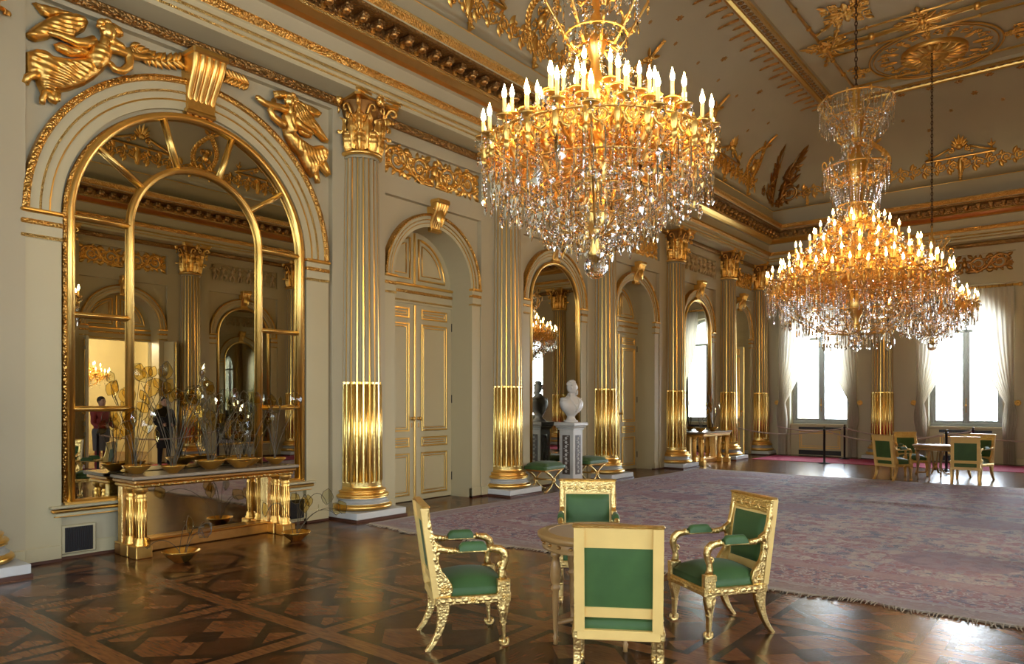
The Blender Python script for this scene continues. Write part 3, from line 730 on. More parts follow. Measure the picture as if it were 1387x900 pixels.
# ------------------------------------------------------------------ arched mirrors
def small_mirror():
    out={}
    r=.80; z0=.45; path=[(-r,z0),(-r,ZS)]+arc(0,ZS,r,pi,0,32)[1:]+[(r,z0)]
    mb=MB(); mb.prism(path,'y',-.012,-.03,'mirror'); out['mirror_glass']=mb.mesh('mirror_glass')
    mb=MB(); n=len(path)
    mb.tube([(x*1.02,-.05,z) for x,z in path],.035,8,'golds',flat=.9); mb.box(-r-.07,r+.07,-.07,-.01,z0-.06,z0,'golds',.015); mb.box(-r-.09,r+.09,-.08,0,z0-.10,z0-.055,'wall2',.01)
    out['frame']=mb.mesh('frame'); return out
SM=small_mirror()
def put_mirror(loc,rz,label,grp,sx=1.):
    r=empty('arched_mirror',loc,rz,label,'mirror',grp)
    for k in SM: inst(k,SM[k],r)
    return r
def big_mirror():
    r=empty('arched_mirror',(4.463,YL,0),0,'tall arched wall mirror with gilded glazing bars above the long console','mirror')
    R=1.41; z0=.60; path=[(-R,z0),(-R,ZS)]+arc(0,ZS,R,pi,0,48)[1:]+[(R,z0)]
    mb=MB(); mb.prism(path,'y',-.012,-.03,'mirror'); mb.build('mirror_glass',r)
    mb=MB(); mb.tube([(x,-.06,z) for x,z in path],.045,8,'golds',flat=.9); mb.tube([(x*1.033,-.045,z) for x,z in path],.03,8,'orn',flat=.9)
    mb.box(-R-.06,R+.06,-.10,-.01,z0-.06,z0+.02,'golds',.02); mb.build('frame',r)
    mb=MB(); ri=.80; p2=[(-ri,z0),(-ri,ZS)]+arc(0,ZS,ri,pi,0,32)[1:]+[(ri,z0)]
    mb.tube([(x,-.06,z) for x,z in p2],.038,8,'gold',flat=.8); mb.tube([(x,-.085,z) for x,z in p2],.016,6,'golds'); mb.build('inner_arch_bar',r)
    for z in (1.575,2.57,ZS):
        for sg in (-1,1):
            mb=MB(); mb.tube([(sg*ri,-.055,z),(sg*R,-.055,z)],.03,8,'golds'); mb.tube([(sg*ri,-.08,z),(sg*R,-.08,z)],.012,6,'gold'); mb.build('glazing_bar',r)
    for a in (35,72,108,145):
        a=math.radians(a); mb=MB(); mb.tube([(ri*math.cos(a),-.055,ZS+ri*math.sin(a)),(R*math.cos(a),-.055,ZS+R*math.sin(a))],.03,8,'golds'); mb.tube([(ri*math.cos(a),-.08,ZS+ri*math.sin(a)),(R*math.cos(a),-.08,ZS+R*math.sin(a))],.012,6,'gold'); mb.build('radial_bar',r)
    mb=MB(); mb.box(-1.62,1.62,-.14,0,.545,.575,'wall2',.01); mb.box(-1.6,1.6,-.12,0,.50,.545,'golds',.015); mb.box(-1.57,1.57,-.09,0,.45,.50,'wall2',.012); mb.box(-1.57,1.57,-.095,-.06,.455,.465,'gold'); mb.build('sill',r)
    for sg in (-1,1):
        t=MB(); t.box(-.17,.17,-.035,0,.06,.36,'wall2',.01); t.box(-.135,.135,-.04,-.03,.08,.335,'grille')
        for k in range(13): t.box(-.125+.0205*k,-.118+.0205*k,-.045,-.035,.085,.33,'black')
        o=t.build('wall_vent',None,(4.463+sg*1.33,YL-.03,0)); tag(o,'black slatted wall vent under the mirror sill, '+('left' if sg<0 else 'right')+' of the console','vent','wall vents under the tall mirror')
big_mirror()
# ------------------------------------------------------------------ placing bays
put_arch(ATB,(4.463,YL,0),0.); put_key(KB,(4.463,YL,0),0,'large gilded scroll keystone above the tall mirror between two winged figures','keystones')
kl=['small gilded keystone over the nearest double door','small gilded keystone over the mirror behind the marble bust','small gilded keystone over the second closed door','small gilded keystone over the far mirror with console','small gilded keystone over the last door near the far corner']
ml={1:'arched mirror behind the marble bust reflecting a bright window',3:'far arched mirror above the console with glass plants'}
for i,(c,h,k) in enumerate(SB):
    sx=.9 if i==4 else 1.
    put_arch(AT,(c,YL,0),0,sx); put_key(KS,(c,YL,0),0,kl[i],'keystones')
    if k=='door': put_door((c,YL,0),0,angl=-1.25 if i==4 else 0.,sx=sx)
    else: put_mirror((c,YL,0),0,ml[i],'small arched mirrors')
rl=['gilded keystone over the open doorway reflected in the tall mirror','gilded keystone over the mirror reflected at the right of the tall mirror','gilded keystone over the third arch of the opposite wall']
for i,(c,h,k) in enumerate(SB):
    put_arch(AT,(c,YR,0),pi)
    if i<3: put_key(KS,(c,YR,0),pi,rl[i],'keystones')
    if k=='door': put_door((c,YR,0),pi,angl=-1.9 if i==0 else 0,angr=-1.75 if i==0 else 0)
    elif i==1: put_mirror((c,YR,0),pi,'opposite arched mirror seen as a reflection inside the tall mirror','small arched mirrors')
# ------------------------------------------------------------------ windows
def window_meshes():
    out={}; R=WR
    fr=[]
    mb=MB(); y=.34
    path=[(-.80,1.02),(-.80,ZS)]+arc(0,ZS,.80,pi,0,24)[1:]+[(.80,1.02)]
    vs=[];fs=[]
    def band(r0,z0,r1,z1,ya,yb):
        a=[(-r0,z0),(-r0,ZS)]+arc(0,ZS,r0,pi,0,24)[1:]+[(r0,z0)]; b=[(-r1,z1),(-r1,ZS)]+arc(0,ZS,r1,pi,0,24)[1:]+[(r1,z1)]; n=len(a)
        vs=[(x,ya,z) for x,z in a]+[(x,ya,z) for x,z in b]+[(x,yb,z) for x,z in a]+[(x,yb,z) for x,z in b]; fs=[]
        for i in range(n-1): fs+=[(i,i+1,n+i+1,n+i),(2*n+i,3*n+i,3*n+i+1,2*n+i+1),(i,2*n+i,2*n+i+1,i+1),(n+i,n+i+1,3*n+i+1,3*n+i)]
        mb.add(vs,fs,'winf')
    band(.87,.95,.78,1.05,y-.05,y+.06)
    mb.box(-.86,.86,y-.06,y+.06,.97,1.06,'winf',.01); mb.box(-.86,.86,y-.05,y+.05,3.55,3.64,'winf',.01); mb.box(-.035,.035,y-.05,y+.05,1.0,ZS+.8,'winf',.01)
    for sg in (-1,1): 
        mb.box(sg*.03,sg*.09,y-.03,y+.03,1.05,3.56,'winf',.006); mb.box(sg*.72,sg*.79,y-.03,y+.03,1.05,3.56,'winf',.006); mb.box(sg*.03,sg*.79,y-.03,y+.03,1.05,1.13,'winf',.006)
    out['window_frame']=mb.mesh('window_frame')
    mb=MB(); mb.add([(x,y+.01,z) for x,z in path],[tuple(range(len(path)))],'pane'); out['glass']=mb.mesh('glass')
    mb=MB(); mb.tube([(.0,y-.08,1.35),(.0,y-.08,1.75)],.012,6,'bronze'); mb.ball((0,y-.09,1.55),.03,'golds',8,5); out['handle']=mb.mesh('handle')
    mb=MB(); mb.box(-.86,.86,.05,.40,.90,.97,'wall2',.01); mb.box(-.86,.86,.10,.42,0,.90,'wall2'); framep(mb,-.6,.6,.22,.75,.10,'golds',.018,.06)
    mb.box(-.62,.62,.085,.11,.80,.87,'black'); mb.box(-.62,.62,.085,.11,.02,.16,'black')
    for k in range(24): mb.box(-.6+.05*k,-.585+.05*k,.08,.09,.80,.87,'grille')
    out['radiator_panel']=mb.mesh('radiator_panel'); return out
WM=window_meshes()
for i,(side,s) in enumerate([('F',YM+c) for c in WB]+[('B',YM+c) for c in WB]+[('R',x) for x in ADDED_RWIN]):  # those on the right wall are unseen, added for their daylight
    l,r=wallpos(side,s); w=empty('window_%d'%(i+1),l,r,kind='structure')
    for k in WM: inst(k,WM[k],w)
# curtains
def curtain(x_in,x_out,ztop,ztie,side,name='curtain'):
    """one tied-back curtain; x grows away from the window centre; side = -1 or 1"""
    mb=MB(); nu,nv=64,44
    def edge(z):
        # inner and outer edges of the cloth by height
        if z>=ztie:
            t=(ztop-z)/(ztop-ztie); inn=x_in+(x_out-.20-x_in)*(t**2.2); out=x_out+.02*math.sin(pi*t)-.02*t
        else:
            t=(ztie-z)/ztie; inn=x_out-.20-.05*math.sin(pi*min(1,t*1.4))-.03*t; out=x_out+.06*math.sin(pi*min(1,t*2))
        return inn,out
    def fn(u,v):
        z=ztop*(1-v)+.02*v; a,b=edge(z); x=a+(b-a)*u
        k=(b-a)/(x_out-x_in); amp=.035+.045*(1-k)
        y=amp*math.sin(u*2*pi*9+.6*math.sin(v*5))+.018*math.sin(u*2*pi*23+v*3)
        if abs(z-ztie)<.12: y*=.55
        return (side*x,y-.02,z)
    mb.grid(fn,nu,nv,'curtain'); return mb
CMe={}
for sg in (-1,1): CMe[sg]=curtain(.12,1.13,4.66,1.62,sg).mesh('curtain_cloth')
mb=MB(); mb.tube([(-1.25,0,0),(1.25,0,0)],.032,10,'golds')
for sg in (-1,1): mb.lathe([(.0,0),(.05,.01),(.06,.05),(.03,.08),(.05,.11),(.0,.15)],10,'golds'); 
POLE=MB(); POLE.tube([(-1.22,0,0),(1.22,0,0)],.032,10,'golds')
for sg in (-1,1):
    POLE.ball((sg*1.26,0,0),(.06,.055,.055),'golds',10,6)
    for k in range(7): POLE.tube([(sg*(.2+.15*k)+.0,.042*math.cos(a),.042*math.sin(a)) for a in [2*pi*j/10 for j in range(10)]],.008,4,'bronze',closed=True)
PM=POLE.mesh('curtain_pole')
TB=MB(); TB.ball((0,-.06,0),(.055,.03,.055),'gold',12,6); rosette(TB,0,0,.085,'golds',.07,10); TB.tube([(0,0,0),(0,-.07,0)],.012,6,'gold')
TM=TB.mesh('tieback_rosette')
cn={0:('left of the central end window','right of the central end window'),1:('left of the end window nearest the corner','right of the end window nearest the corner'),2:('left of the unseen end window','right of the unseen end window')}
for i,c in enumerate(WB[:2]):
    l,r=wallpos('F',YM+c)
    for sg in (-1,1):
        where=cn[i][0 if sg<0 else 1]
        e=empty('tied_curtain',(l[0]-.22,l[1],0),r,'ivory silk curtain tied back '+where,'curtain','ivory curtains'); inst('curtain_cloth',CMe[sg],e)
        o=inst('tieback_rosette',TM,None,(l[0]-.10,l[1]-sg*1.2,1.62),r); tag(o,'round gilded tieback boss '+where,'tieback','curtain tieback bosses')
    o=inst('curtain_pole',PM,None,(l[0]-.22,l[1],4.70),r); tag(o,'gilded curtain pole over the '+('central end window' if i==0 else 'end window nearest the corner'),'curtain pole','curtain poles')
# ------------------------------------------------------------------ outside
mb=MB(); mb.box(XF+1.,XF+40,-30,40,-.8,-.6,'pave'); o=mb.build('outdoor_ground'); tag(o,kind='structure')
mb=MB(); mb.box(0,1,0,16,-.6,14,'facade')
for k in range(8): mb.box(-.25,0,.5+2*k,1.1+2*k,-.6,12,'facade',.04); mb.box(-.1,0,.1+2*k,1.5+2*k-.1,2.+0,2.2,'facade')
mb.box(-.5,0,0,16,12,12.6,'facade',.05)
o=mb.build('palace_wing',None,(XF+9,9.3,0)); tag(o,'pale sandstone wing of the building beyond the corner window','building')
# room beyond the open door of the opposite wall
mb=MB(); x0,x1,y0,y1=5.8,11.2,YR-5.5,YR-.56
mb.quad((x0,y0,-.03),(x1,y0,-.03),(x1,y0,4.6),(x0,y0,4.6),'wall2'); mb.quad((x0,y0,-.03),(x0,y0,4.6),(x0,y1,4.6),(x0,y1,-.03),'wall2'); mb.quad((x1,y0,-.03),(x1,y1,-.03),(x1,y1,4.6),(x1,y0,4.6),'wall2'); mb.quad((x0,y0,4.6),(x1,y0,4.6),(x1,y1,4.6),(x0,y1,4.6),'wall2'); mb.quad((x0,y0,-.01),(x0,y1,-.01),(x1,y1,-.01),(x1,y0,-.01),'parquet')
for a,b,c,d in ((x0,8.45-RI,0,4.6),(8.45+RI,x1,0,4.6),(8.45-RI,8.45+RI,3.6,4.6)): mb.quad((a,y1,c),(b,y1,c),(b,y1,d),(a,y1,d),'wall2')
o=mb.build('wall_anteroom'); tag(o,kind='structure')

mb=MB(); x0,x1,y0,y1=6.9,XF+1.2,YL+.56,YL+3.2  # added backing behind the left doors, blocks daylight and fills the open doorway
mb.quad((x0,y1,-.03),(x1,y1,-.03),(x1,y1,4.6),(x0,y1,4.6),'wall2'); mb.quad((x0,y0,-.03),(x0,y0,4.6),(x0,y1,4.6),(x0,y1,-.03),'wall2'); mb.quad((x1,y0,-.03),(x1,y1,-.03),(x1,y1,4.6),(x1,y0,4.6),'wall2'); mb.quad((x0,y0,4.6),(x1,y0,4.6),(x1,y1,4.6),(x0,y1,4.6),'wall2'); mb.quad((x0,y0,-.01),(x0,y1,-.01),(x1,y1,-.01),(x1,y0,-.01),'parquet')
cur=x0
for c in (8.45,15.1,21.5):
    mb.quad((cur,y0,0),(c-RI-.1,y0,0),(c-RI-.1,y0,4.6),(cur,y0,4.6),'wall2'); mb.quad((c-RI-.1,y0,3.5),(c+RI+.1,y0,3.5),(c+RI+.1,y0,4.6),(c-RI-.1,y0,4.6),'wall2')
    for sg in (-1,1): mb.quad((c+sg*(RI+.1),y0,0),(c+sg*(RI+.1),y0-.06,0),(c+sg*(RI+.1),y0-.06,3.5),(c+sg*(RI+.1),y0,3.5),'wall2'); mb.quad((c+sg*(RI+.1),y0-.06,0),(c+sg*RI,y0-.06,0),(c+sg*RI,y0-.06,3.5),(c+sg*(RI+.1),y0-.06,3.5),'wall2')
    cur=c+RI+.1
mb.quad((cur,y0,0),(x1,y0,0),(x1,y0,4.6),(cur,y0,4.6),'wall2')
o=mb.build('wall_leak_backing'); tag(o,kind='structure')
# ------------------------------------------------------------------ winged figures beside the tall arch
def ray_to_wall(u,v,y):
    f=985.; r=(u-693.5)/f; w=(544.5-v)/f; a=math.radians(38.68); c,s=math.cos(a),math.sin(a)
    dx,dy=c+r*s,s-r*c; t=y/dy; return (dx*t,1.65+w*t)
def tr(pts,ox,oy,k,x0): return [(lambda q:(q[0]-x0,q[1]))(ray_to_wall(ox+p[0]/k,oy+p[1]/k,YL-.04)) for p in pts]
def victory(left):
    X0=3.1 if left else 5.95
    ox,oy,k=(20,0,6.) if left else (340,110,6.)
    T=lambda pts: tr(pts,ox,oy,k,X0)
    name='winged_figure'
    r=empty(name,(X0,YL,0),0,('gilded winged figure holding a laurel branch left of the big keystone' if left else 'gilded winged figure holding a laurel branch right of the big keystone'),'relief','gilded winged figures')
    A=lambda a:math.radians(a)
    if left:
        far=[(135,15),(300,55),(440,95),(500,125),(430,140),(330,135),(270,152),(215,120),(170,60)]
        near=[(70,285),(160,210),(260,150),(350,120),(470,115),(560,150),(590,200),(560,260),(490,300),(470,350),(400,330),(310,300),(260,330),(160,350),(100,320)]
        body=[(75,430),(160,400),(240,415),(300,460),(420,480),(560,470),(600,420),(640,370),(720,390),(765,450),(765,520),(720,580),(640,650),(560,700),(430,745),(330,760),(330,800),(260,780),(210,770),(180,700),(160,640),(110,640),(80,590),(75,520)]
        torso=[(560,460),(590,380),(640,345),(700,350),(750,410),(770,470),(745,540),(690,590),(630,600),(580,540)]
        scarf=[(690,225),(760,205),(830,250),(862,310),(820,330),(770,300),(790,340),(840,370),(900,440),(850,440),(760,410),(700,370),(675,300)]
        drape=[(300,370),(350,350),(430,385),(560,395),(620,440),(560,475),(430,475),(320,420)]
        arms=[[(620,355),(540,375),(470,370),(400,340),(330,310),(265,292)],[(730,410),(800,430),(870,455),(960,485),(1070,482)],[(870,420),(900,480),(895,560),(840,600),(780,585),(745,540)]]
        legs=[[(330,740),(280,780),(225,770),(210,820),(208,855)],[(320,770),(318,830),(330,840)],[(190,620),(130,620),(90,640),(70,690)],[(260,770),(290,820),(325,835)]]
        head=(715,285); hr=.105; fold=A(78); wing=A(100)
        br=[(930,380),(1010,430),(1080,470),(1180,500),(1280,505),(1345,500)]
    else:
        far=[(300,130),(400,165),(520,220),(575,265),(550,297),(500,292),(420,230)]
        near=[(310,150),(400,200),(470,280),(540,380),(622,510),(570,500),(500,430),(430,395),(350,350),(305,270)]
        body=[(240,330),(330,340),(350,430),(400,480),(480,530),(560,520),(612,570),(610,640),(580,690),(540,700),(530,760),(480,790),(430,720),(380,620),(310,540),(262,450)]
        torso=[(225,290),(250,240),(300,225),(335,270),(335,340),(345,420),(310,470),(270,440),(240,370)]
        scarf=[(150,90),(230,88),(290,130),(330,150),(300,165),(240,160),(200,165),(160,150)]
        drape=[(350,380),(400,390),(455,430),(480,470),(430,470),(380,440)]
        arms=[[(250,245),(190,230),(130,215),(75,195),(20,150)],[(235,375),(190,345),(150,310),(120,255),(150,175)],[(320,330),(370,380),(420,410),(455,435)]]
        legs=[[(500,660),(540,690),(580,740),(605,775)],[(500,740),(515,790),(522,835)],[(560,640),(600,730),(612,770)]]
        head=(265,180); hr=.09; fold=A(20); wing=A(40)
        br=[(-30,30),(-90,10),(-150,-15),(-215,-40)]
    mb=MB(); blob(mb,T(far),.06,'gold',.03,.013,.03,(wing,.036,.008)); blob(mb,T(near),.09,'gold',.06,.013,.06,(wing,.04,.010)); mb.build('wings',r,(0,0,0))
    mb=MB(); blob(mb,T(body),.12,'gold',.04,.013,.09,(fold,.055,.014)); blob(mb,T(drape),.06,'gold',.08,.013,.04,(fold,.04,.010)); mb.build('gown',r)
    mb=MB(); blob(mb,T(torso),.11,'gold',.10,.013,.10,(fold,.06,.008))
    h=T([head])[0]; mb.ball((h[0],-.17,h[1]),(hr*.8,hr*.75,hr),'golds',12,8); sx=1 if left else -1; mb.ball((h[0]+sx*hr*.72,-.18,h[1]-.01),(.028,.02,.022),'gold',6,4); t0=T([torso[0]])[0]; c0=T([(sum(p[0] for p in torso)/len(torso),sum(p[1] for p in torso)/len(torso))])[0]; mb.tube([(h[0],-.16,h[1]),((h[0]+c0[0])/2,-.16,(h[1]+c0[1])/2),(c0[0],-.13,c0[1])],[.05,.05,.07],8,'gold')
    for q in range(9): a=q*2*pi/9; mb.ball((h[0]-sx*.025+hr*.55*math.cos(a),-.20+.02*(q%2),h[1]+.035+hr*.45*math.sin(a)),(.045,.04,.036),'gold',7,5)
    for a in arms:
        p=T(a); mb.tube([(x,-.14,z) for x,z in p],[.058-.005*i for i in range(len(p))],8,'gold')
        x,z=p[-1]; mb.ball((x,-.14,z),(.04,.03,.03),'golds',8,5)
    for a in legs:
        p=T(a); lg=MB(); lg.tube([(x,-.09,z) for x,z in p],[.05-.006*i for i in range(len(p))],8,'gold'); lg.build('leg',r)
    mb.build('body',r)
    mb=MB(); blob(mb,T(scarf),.07,'gold',.12,.013,.05,(fold,.04,.010)); mb.build('hair_and_scarf',r)
    mb=MB(); p=T(br); mb.tube([(x,-.07,z) for x,z in p],.012,6,'gold'); n=len(p)
    for i in range(n-1):
        for j in (0,.5):
            x=p[i][0]+(p[i+1][0]-p[i][0])*j; z=p[i][1]+(p[i+1][1]-p[i][1])*j; a=math.atan2(p[i+1][1]-p[i][1],p[i+1][0]-p[i][0])
            for sg in (-1,1): leaf(mb,x,z,a+sg*.85,.13,.06,'gold',.07,.025,4)
    mb.build('laurel_branch',r)
victory(True); victory(False)
# ------------------------------------------------------------------ friezes
def frieze_scroll(mat):
    mb=MB(); z0,z1=5.11,5.62; zc=(z0+z1)/2; h=z1-z0
    for sg in (-1,1):
        t=MB()
        for k,(cx,up) in enumerate(((.33,1),(.80,-1))):
            scroll(t,cx,zc-up*.01,.205,-pi/2*up,-1.75*up,mat,.045,.036,9)
            for q in range(7):
                a=2*pi*q/7+.3; leaf(t,cx+.12*math.cos(a),zc+.12*math.sin(a),a+.5,.14,.075,mat,.035,.035,4)
            for q,(dx,dz,an) in enumerate(((.22,.17,.6),(.22,-.17,-.6),(-.2,.18,2.4),(-.2,-.18,-2.4))): leaf(t,cx+dx*.7,zc+dz*.8,an,.17,.11,mat,.03,.045,5)
        t.tube([(x,-.045,z) for x,z in ((.03,zc-.20),(.15,zc-.22),(.33,zc-.215),(.50,zc-.12),(.57,zc),(.63,zc+.13),(.80,zc+.21),(.96,zc+.17),(1.04,zc+.05))],.034,6,mat)
        rosette(t,1.02,zc-.05,.10,mat,.03,7); rosette(t,.565,zc+.02,.06,mat,.06,6)
        t.map(lambda x,y,z:(sg*x,y,z))
        o=len(mb.v); mb.v+=t.v; mb.f+=[tuple(i+o for i in (f if sg>0 else reversed(f))) for f in t.f]; mb.m+=[mb.mi(t.mats[k]) for k in t.m]; mb.s+=t.s
    mb.ball((0,-.08,zc+.14),(.05,.05,.06),mat,10,6); mb.ball((0,-.06,zc+.01),(.07,.06,.11),mat,10,6)
    for sg in (-1,1):
        mb.tube([(sg*.05,-.07,zc+.08),(sg*.13,-.07,zc+.02),(sg*.18,-.07,zc+.12)],[.03,.024,.018],6,mat); mb.tube([(sg*.03,-.06,zc-.06),(sg*.07,-.06,zc-.15),(sg*.03,-.06,zc-.21)],[.045,.035,.02],6,mat)
    return mb.mesh('scroll_relief')
def frieze_figures(mat):
    mb=MB(); z0=5.14; rnd=random.Random(3)
    for k in range(8):
        x=-.93+.265*k; l=rnd.uniform(-.06,.06)
        mb.ball((x+l,-.07,z0+.40),(.036,.035,.042),mat,8,5); mb.ball((x+l*.5,-.06,z0+.285),(.05,.045,.085),mat,8,6); mb.ball((x,-.055,z0+.20),(.05,.045,.05),mat,8,5)
        for sg in (-1,1):
            s1=rnd.uniform(.03,.09); mb.tube([(x+sg*.02,-.06,z0+.19),(x+sg*s1,-.075,z0+.11),(x+sg*s1*.7+l*.3,-.05,z0+.01)],[.034,.027,.016],6,mat)
            up=rnd.uniform(-.12,.14); mb.tube([(x+l*.5+sg*.04,-.06,z0+.34),(x+l*.5+sg*.10,-.07,z0+.34+up*.5),(x+sg*.14,-.05,z0+.34+up)],[.024,.02,.013],6,mat)
        mb.tube([(x-.12,-.05,z0+.2+l),(x-.06,-.06,z0+.13),(x+.02,-.06,z0+.16)],[.015,.025,.012],5,mat)
    mb.box(-1.05,1.05,-.03,-.02,5.12,5.15,mat)
    mb.map(lambda x,y,z:(x,y*1.6+.02,z)); return mb.mesh('figure_relief')
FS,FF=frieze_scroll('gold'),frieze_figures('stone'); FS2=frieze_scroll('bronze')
fl_=['gilded scrollwork frieze over the nearest double door','stucco frieze of dancing figures over the mirror behind the bust','gilded scrollwork frieze over the second closed door','stucco frieze of dancing figures over the far mirror','gilded scrollwork frieze over the last door by the corner']
for i,(c,h,k) in enumerate(SB):
    o=inst('frieze_panel',FS if k=='door' else FF,None,(c,YL+.015,0),0); o.scale=(.92 if i==4 else 1.02,1,1); tag(o,fl_[i],'frieze','frieze panels',)
for i,l in enumerate(('scrollwork frieze over the open doorway, reflected in the tall mirror','frieze of dancing figures reflected at the right in the tall mirror')):
    o=inst('frieze_panel',FS if i==0 else FF,None,(SB[i][0],YR-.015,0),pi); tag(o,l,'frieze','frieze panels')
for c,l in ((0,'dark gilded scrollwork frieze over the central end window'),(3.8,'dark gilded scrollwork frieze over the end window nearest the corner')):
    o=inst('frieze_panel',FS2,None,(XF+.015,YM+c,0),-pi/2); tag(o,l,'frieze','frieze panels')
# ------------------------------------------------------------------ coving ornaments
LC=3.17
def cmap(x,y,h):
    t=min(pi/2,max(0,h/LC*pi/2)); q,z=cove(t); d=-y; n=(math.cos(t),-math.sin(t)); return (x,-(q+d*n[0]),z+d*n[1])
def cove_obj(name,mb,where,label,cat,grp):
    for side,s in where:
        l,r=wallpos(side,s)
        yield l,r
def wreath():
    mb=MB()
    for sg in (-1,1):
        p=[(sg*(.34*math.sin(pi*(.08+.92*t))**.9)*(1-.1*t),.42+1.02*t) for t in [i/14 for i in range(15)]]
        for i in range(14):
            x,z=p[i]; a=math.atan2(p[i+1][1]-z,p[i+1][0]-x)
            for s2 in (-1,1): leaf(mb,x,z,a+s2*.55,.13,.075,'gold',.02,.035,4)
        mb.tube([(x,-.02,z) for x,z in p],.018,6,'gold')
        leaf(mb,sg*.06,1.46,pi/2-sg*.9,.22,.09,'gold',.03,.04); leaf(mb,sg*.04,1.45,-pi/2-sg*1.2,.2,.07,'gold',.03,.04)
        scroll(mb,sg*.14,.34,.10,pi/2,1.4*sg,'gold',.03,.02,4); scroll(mb,sg*.12,.72,.10,-pi/2,-1.3*sg,'gold',.04,.02,4); scroll(mb,sg*.09,.98,.075,-pi/2,1.3*sg,'gold',.04,.017,3)
    mb.tube([(0,-.04,1.44),(0,-.04,1.86)],[.035,.012],6,'gold'); leaf(mb,0,1.5,pi/2,.4,.10,'gold',.05,.03)
    for k in range(6):
        for s2 in (-1,1): leaf(mb,0,1.52+.06*k,pi/2+s2*.8,.09,.04,'gold',.04,.02,3)
    rosette(mb,0,1.46,.09,'golds',.06); mb.ball((0,-.06,.82),(.09,.07,.15),'golds',10,7); mb.ball((0,-.08,1.02),(.055,.055,.065),'golds',8,6); leaf(mb,0,.55,-pi/2,.3,.18,'gold',.03,.04)
    return mb
def pediment():
    mb=MB()
    mb.box(-.78,.78,-.09,0,.62,.67,'golds',.015); 
    for sg in (-1,1):
        mb.tube([(sg*.80,-.05,.67),(sg*.45,-.06,.80),(sg*.22,-.06,.90)],.03,8,'golds'); scroll(mb,sg*.19,.84,.075,pi/2,1.3*sg,'golds',.06,.026,2)
        mb.tube([(sg*.70,-.04,.70),(sg*.70,-.04,.98)],[.03,.012],6,'gold'); mb.ball((sg*.70,-.05,.86),(.035,.03,.045),'gold',8,5); 
        for s2 in (-1,1): leaf(mb,sg*.70,.78,pi/2+s2*.7,.14,.06,'gold',.03,.03,4)
        scroll(mb,sg*.28,.74,.05,0,1.2*sg,'gold',.04,.014,2); scroll(mb,sg*.17,.48,.075,pi/2,1.3*sg,'gold',.03,.016,3)
    for k in range(7):
        a=pi*(k+.5)/7*.7+pi*.15; leaf(mb,.0,.88,a,.40-.05*abs(k-3),.09,'gold',.05,.05)
    mb.ball((0,-.09,.92),(.08,.07,.08),'golds',10,6); leaf(mb,0,.6,-pi/2,.42,.16,'gold',.03,.05); rosette(mb,0,.24,.07,'gold',.03)
    return mb
def scrollband(L):
    mb=MB(); n=6; w=L/n
    for k in range(n):
        x=-L/2+w*(k+.5); up=1 if k%2 else -1
        scroll(mb,x,.43,.125,pi/2*up,1.7*up,'gold',.025,.024,6); leaf(mb,x+w/2,.43-up*.06,-up*1.2,.2,.11,'gold',.02,.035,4); leaf(mb,x+w/2,.43+up*.06,up*1.2,.16,.09,'gold',.02,.035,4)
    mb.tube([(-L/2+L*i/40,-.02,.43+.10*math.cos(pi*i/40*n)) for i in range(41)],.016,5,'gold'); return mb
def bracket():
    mb=MB(); mb.box(-.03,.03,-.05,0,-.02,.30,'gold',.01); rosette(mb,0,.16,.06,'gold',.05,6); mb.ball((0,-.08,.03),(.045,.045,.045),'golds',8,5); leaf(mb,0,.0,-pi/2,.12,.08,'gold',.02,.03); mb.box(-.045,.045,-.05,0,.1,.12,'golds'); return mb
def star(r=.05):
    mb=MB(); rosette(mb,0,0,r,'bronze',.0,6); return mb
WRm,PDm,SBm,BKm=[f().map(cmap).mesh(n) for f,n in ((wreath,'laurel_wreath_relief'),(pediment,'pediment_relief'),(lambda:scrollband(1.72),'scroll_band_relief'),(bracket,'cove_bracket'))]
def corner_trophy():
    mb=MB()
    for sg in (-1,1):
        t=MB()
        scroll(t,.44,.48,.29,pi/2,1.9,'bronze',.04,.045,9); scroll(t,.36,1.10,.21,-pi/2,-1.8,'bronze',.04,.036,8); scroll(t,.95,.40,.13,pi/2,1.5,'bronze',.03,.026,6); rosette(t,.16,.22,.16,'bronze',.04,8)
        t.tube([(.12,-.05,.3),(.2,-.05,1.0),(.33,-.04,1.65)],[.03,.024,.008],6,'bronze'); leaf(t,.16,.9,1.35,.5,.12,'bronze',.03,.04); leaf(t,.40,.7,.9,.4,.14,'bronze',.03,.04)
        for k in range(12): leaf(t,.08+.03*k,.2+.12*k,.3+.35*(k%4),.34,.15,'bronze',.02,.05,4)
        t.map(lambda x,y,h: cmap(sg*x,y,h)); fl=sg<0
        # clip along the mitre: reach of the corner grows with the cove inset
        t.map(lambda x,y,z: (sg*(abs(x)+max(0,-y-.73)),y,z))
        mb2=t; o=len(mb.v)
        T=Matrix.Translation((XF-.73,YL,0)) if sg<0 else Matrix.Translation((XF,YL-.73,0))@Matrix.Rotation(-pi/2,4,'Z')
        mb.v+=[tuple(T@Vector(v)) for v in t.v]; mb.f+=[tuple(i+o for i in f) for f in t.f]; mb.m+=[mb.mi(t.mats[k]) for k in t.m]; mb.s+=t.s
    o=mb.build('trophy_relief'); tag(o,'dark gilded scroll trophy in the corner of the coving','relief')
corner_trophy()
lab={6.83:'above the column right of the tall mirror',10.15:'above the column left of the bust',13.5:'above the column right of the bust',16.85:'above the column left of the far console',20.2:'above the last but one column'}
def put(me,name,side,s,label,cat,grp):
    l,r=wallpos(side,s); o=inst(name,me,None,l,r); tag(o,label,cat,grp); return o
for s in COLX[1:6]: put(WRm,'laurel_wreath','L',s,'gilded laurel wreath on the coving '+lab[s],'relief','coving wreaths')
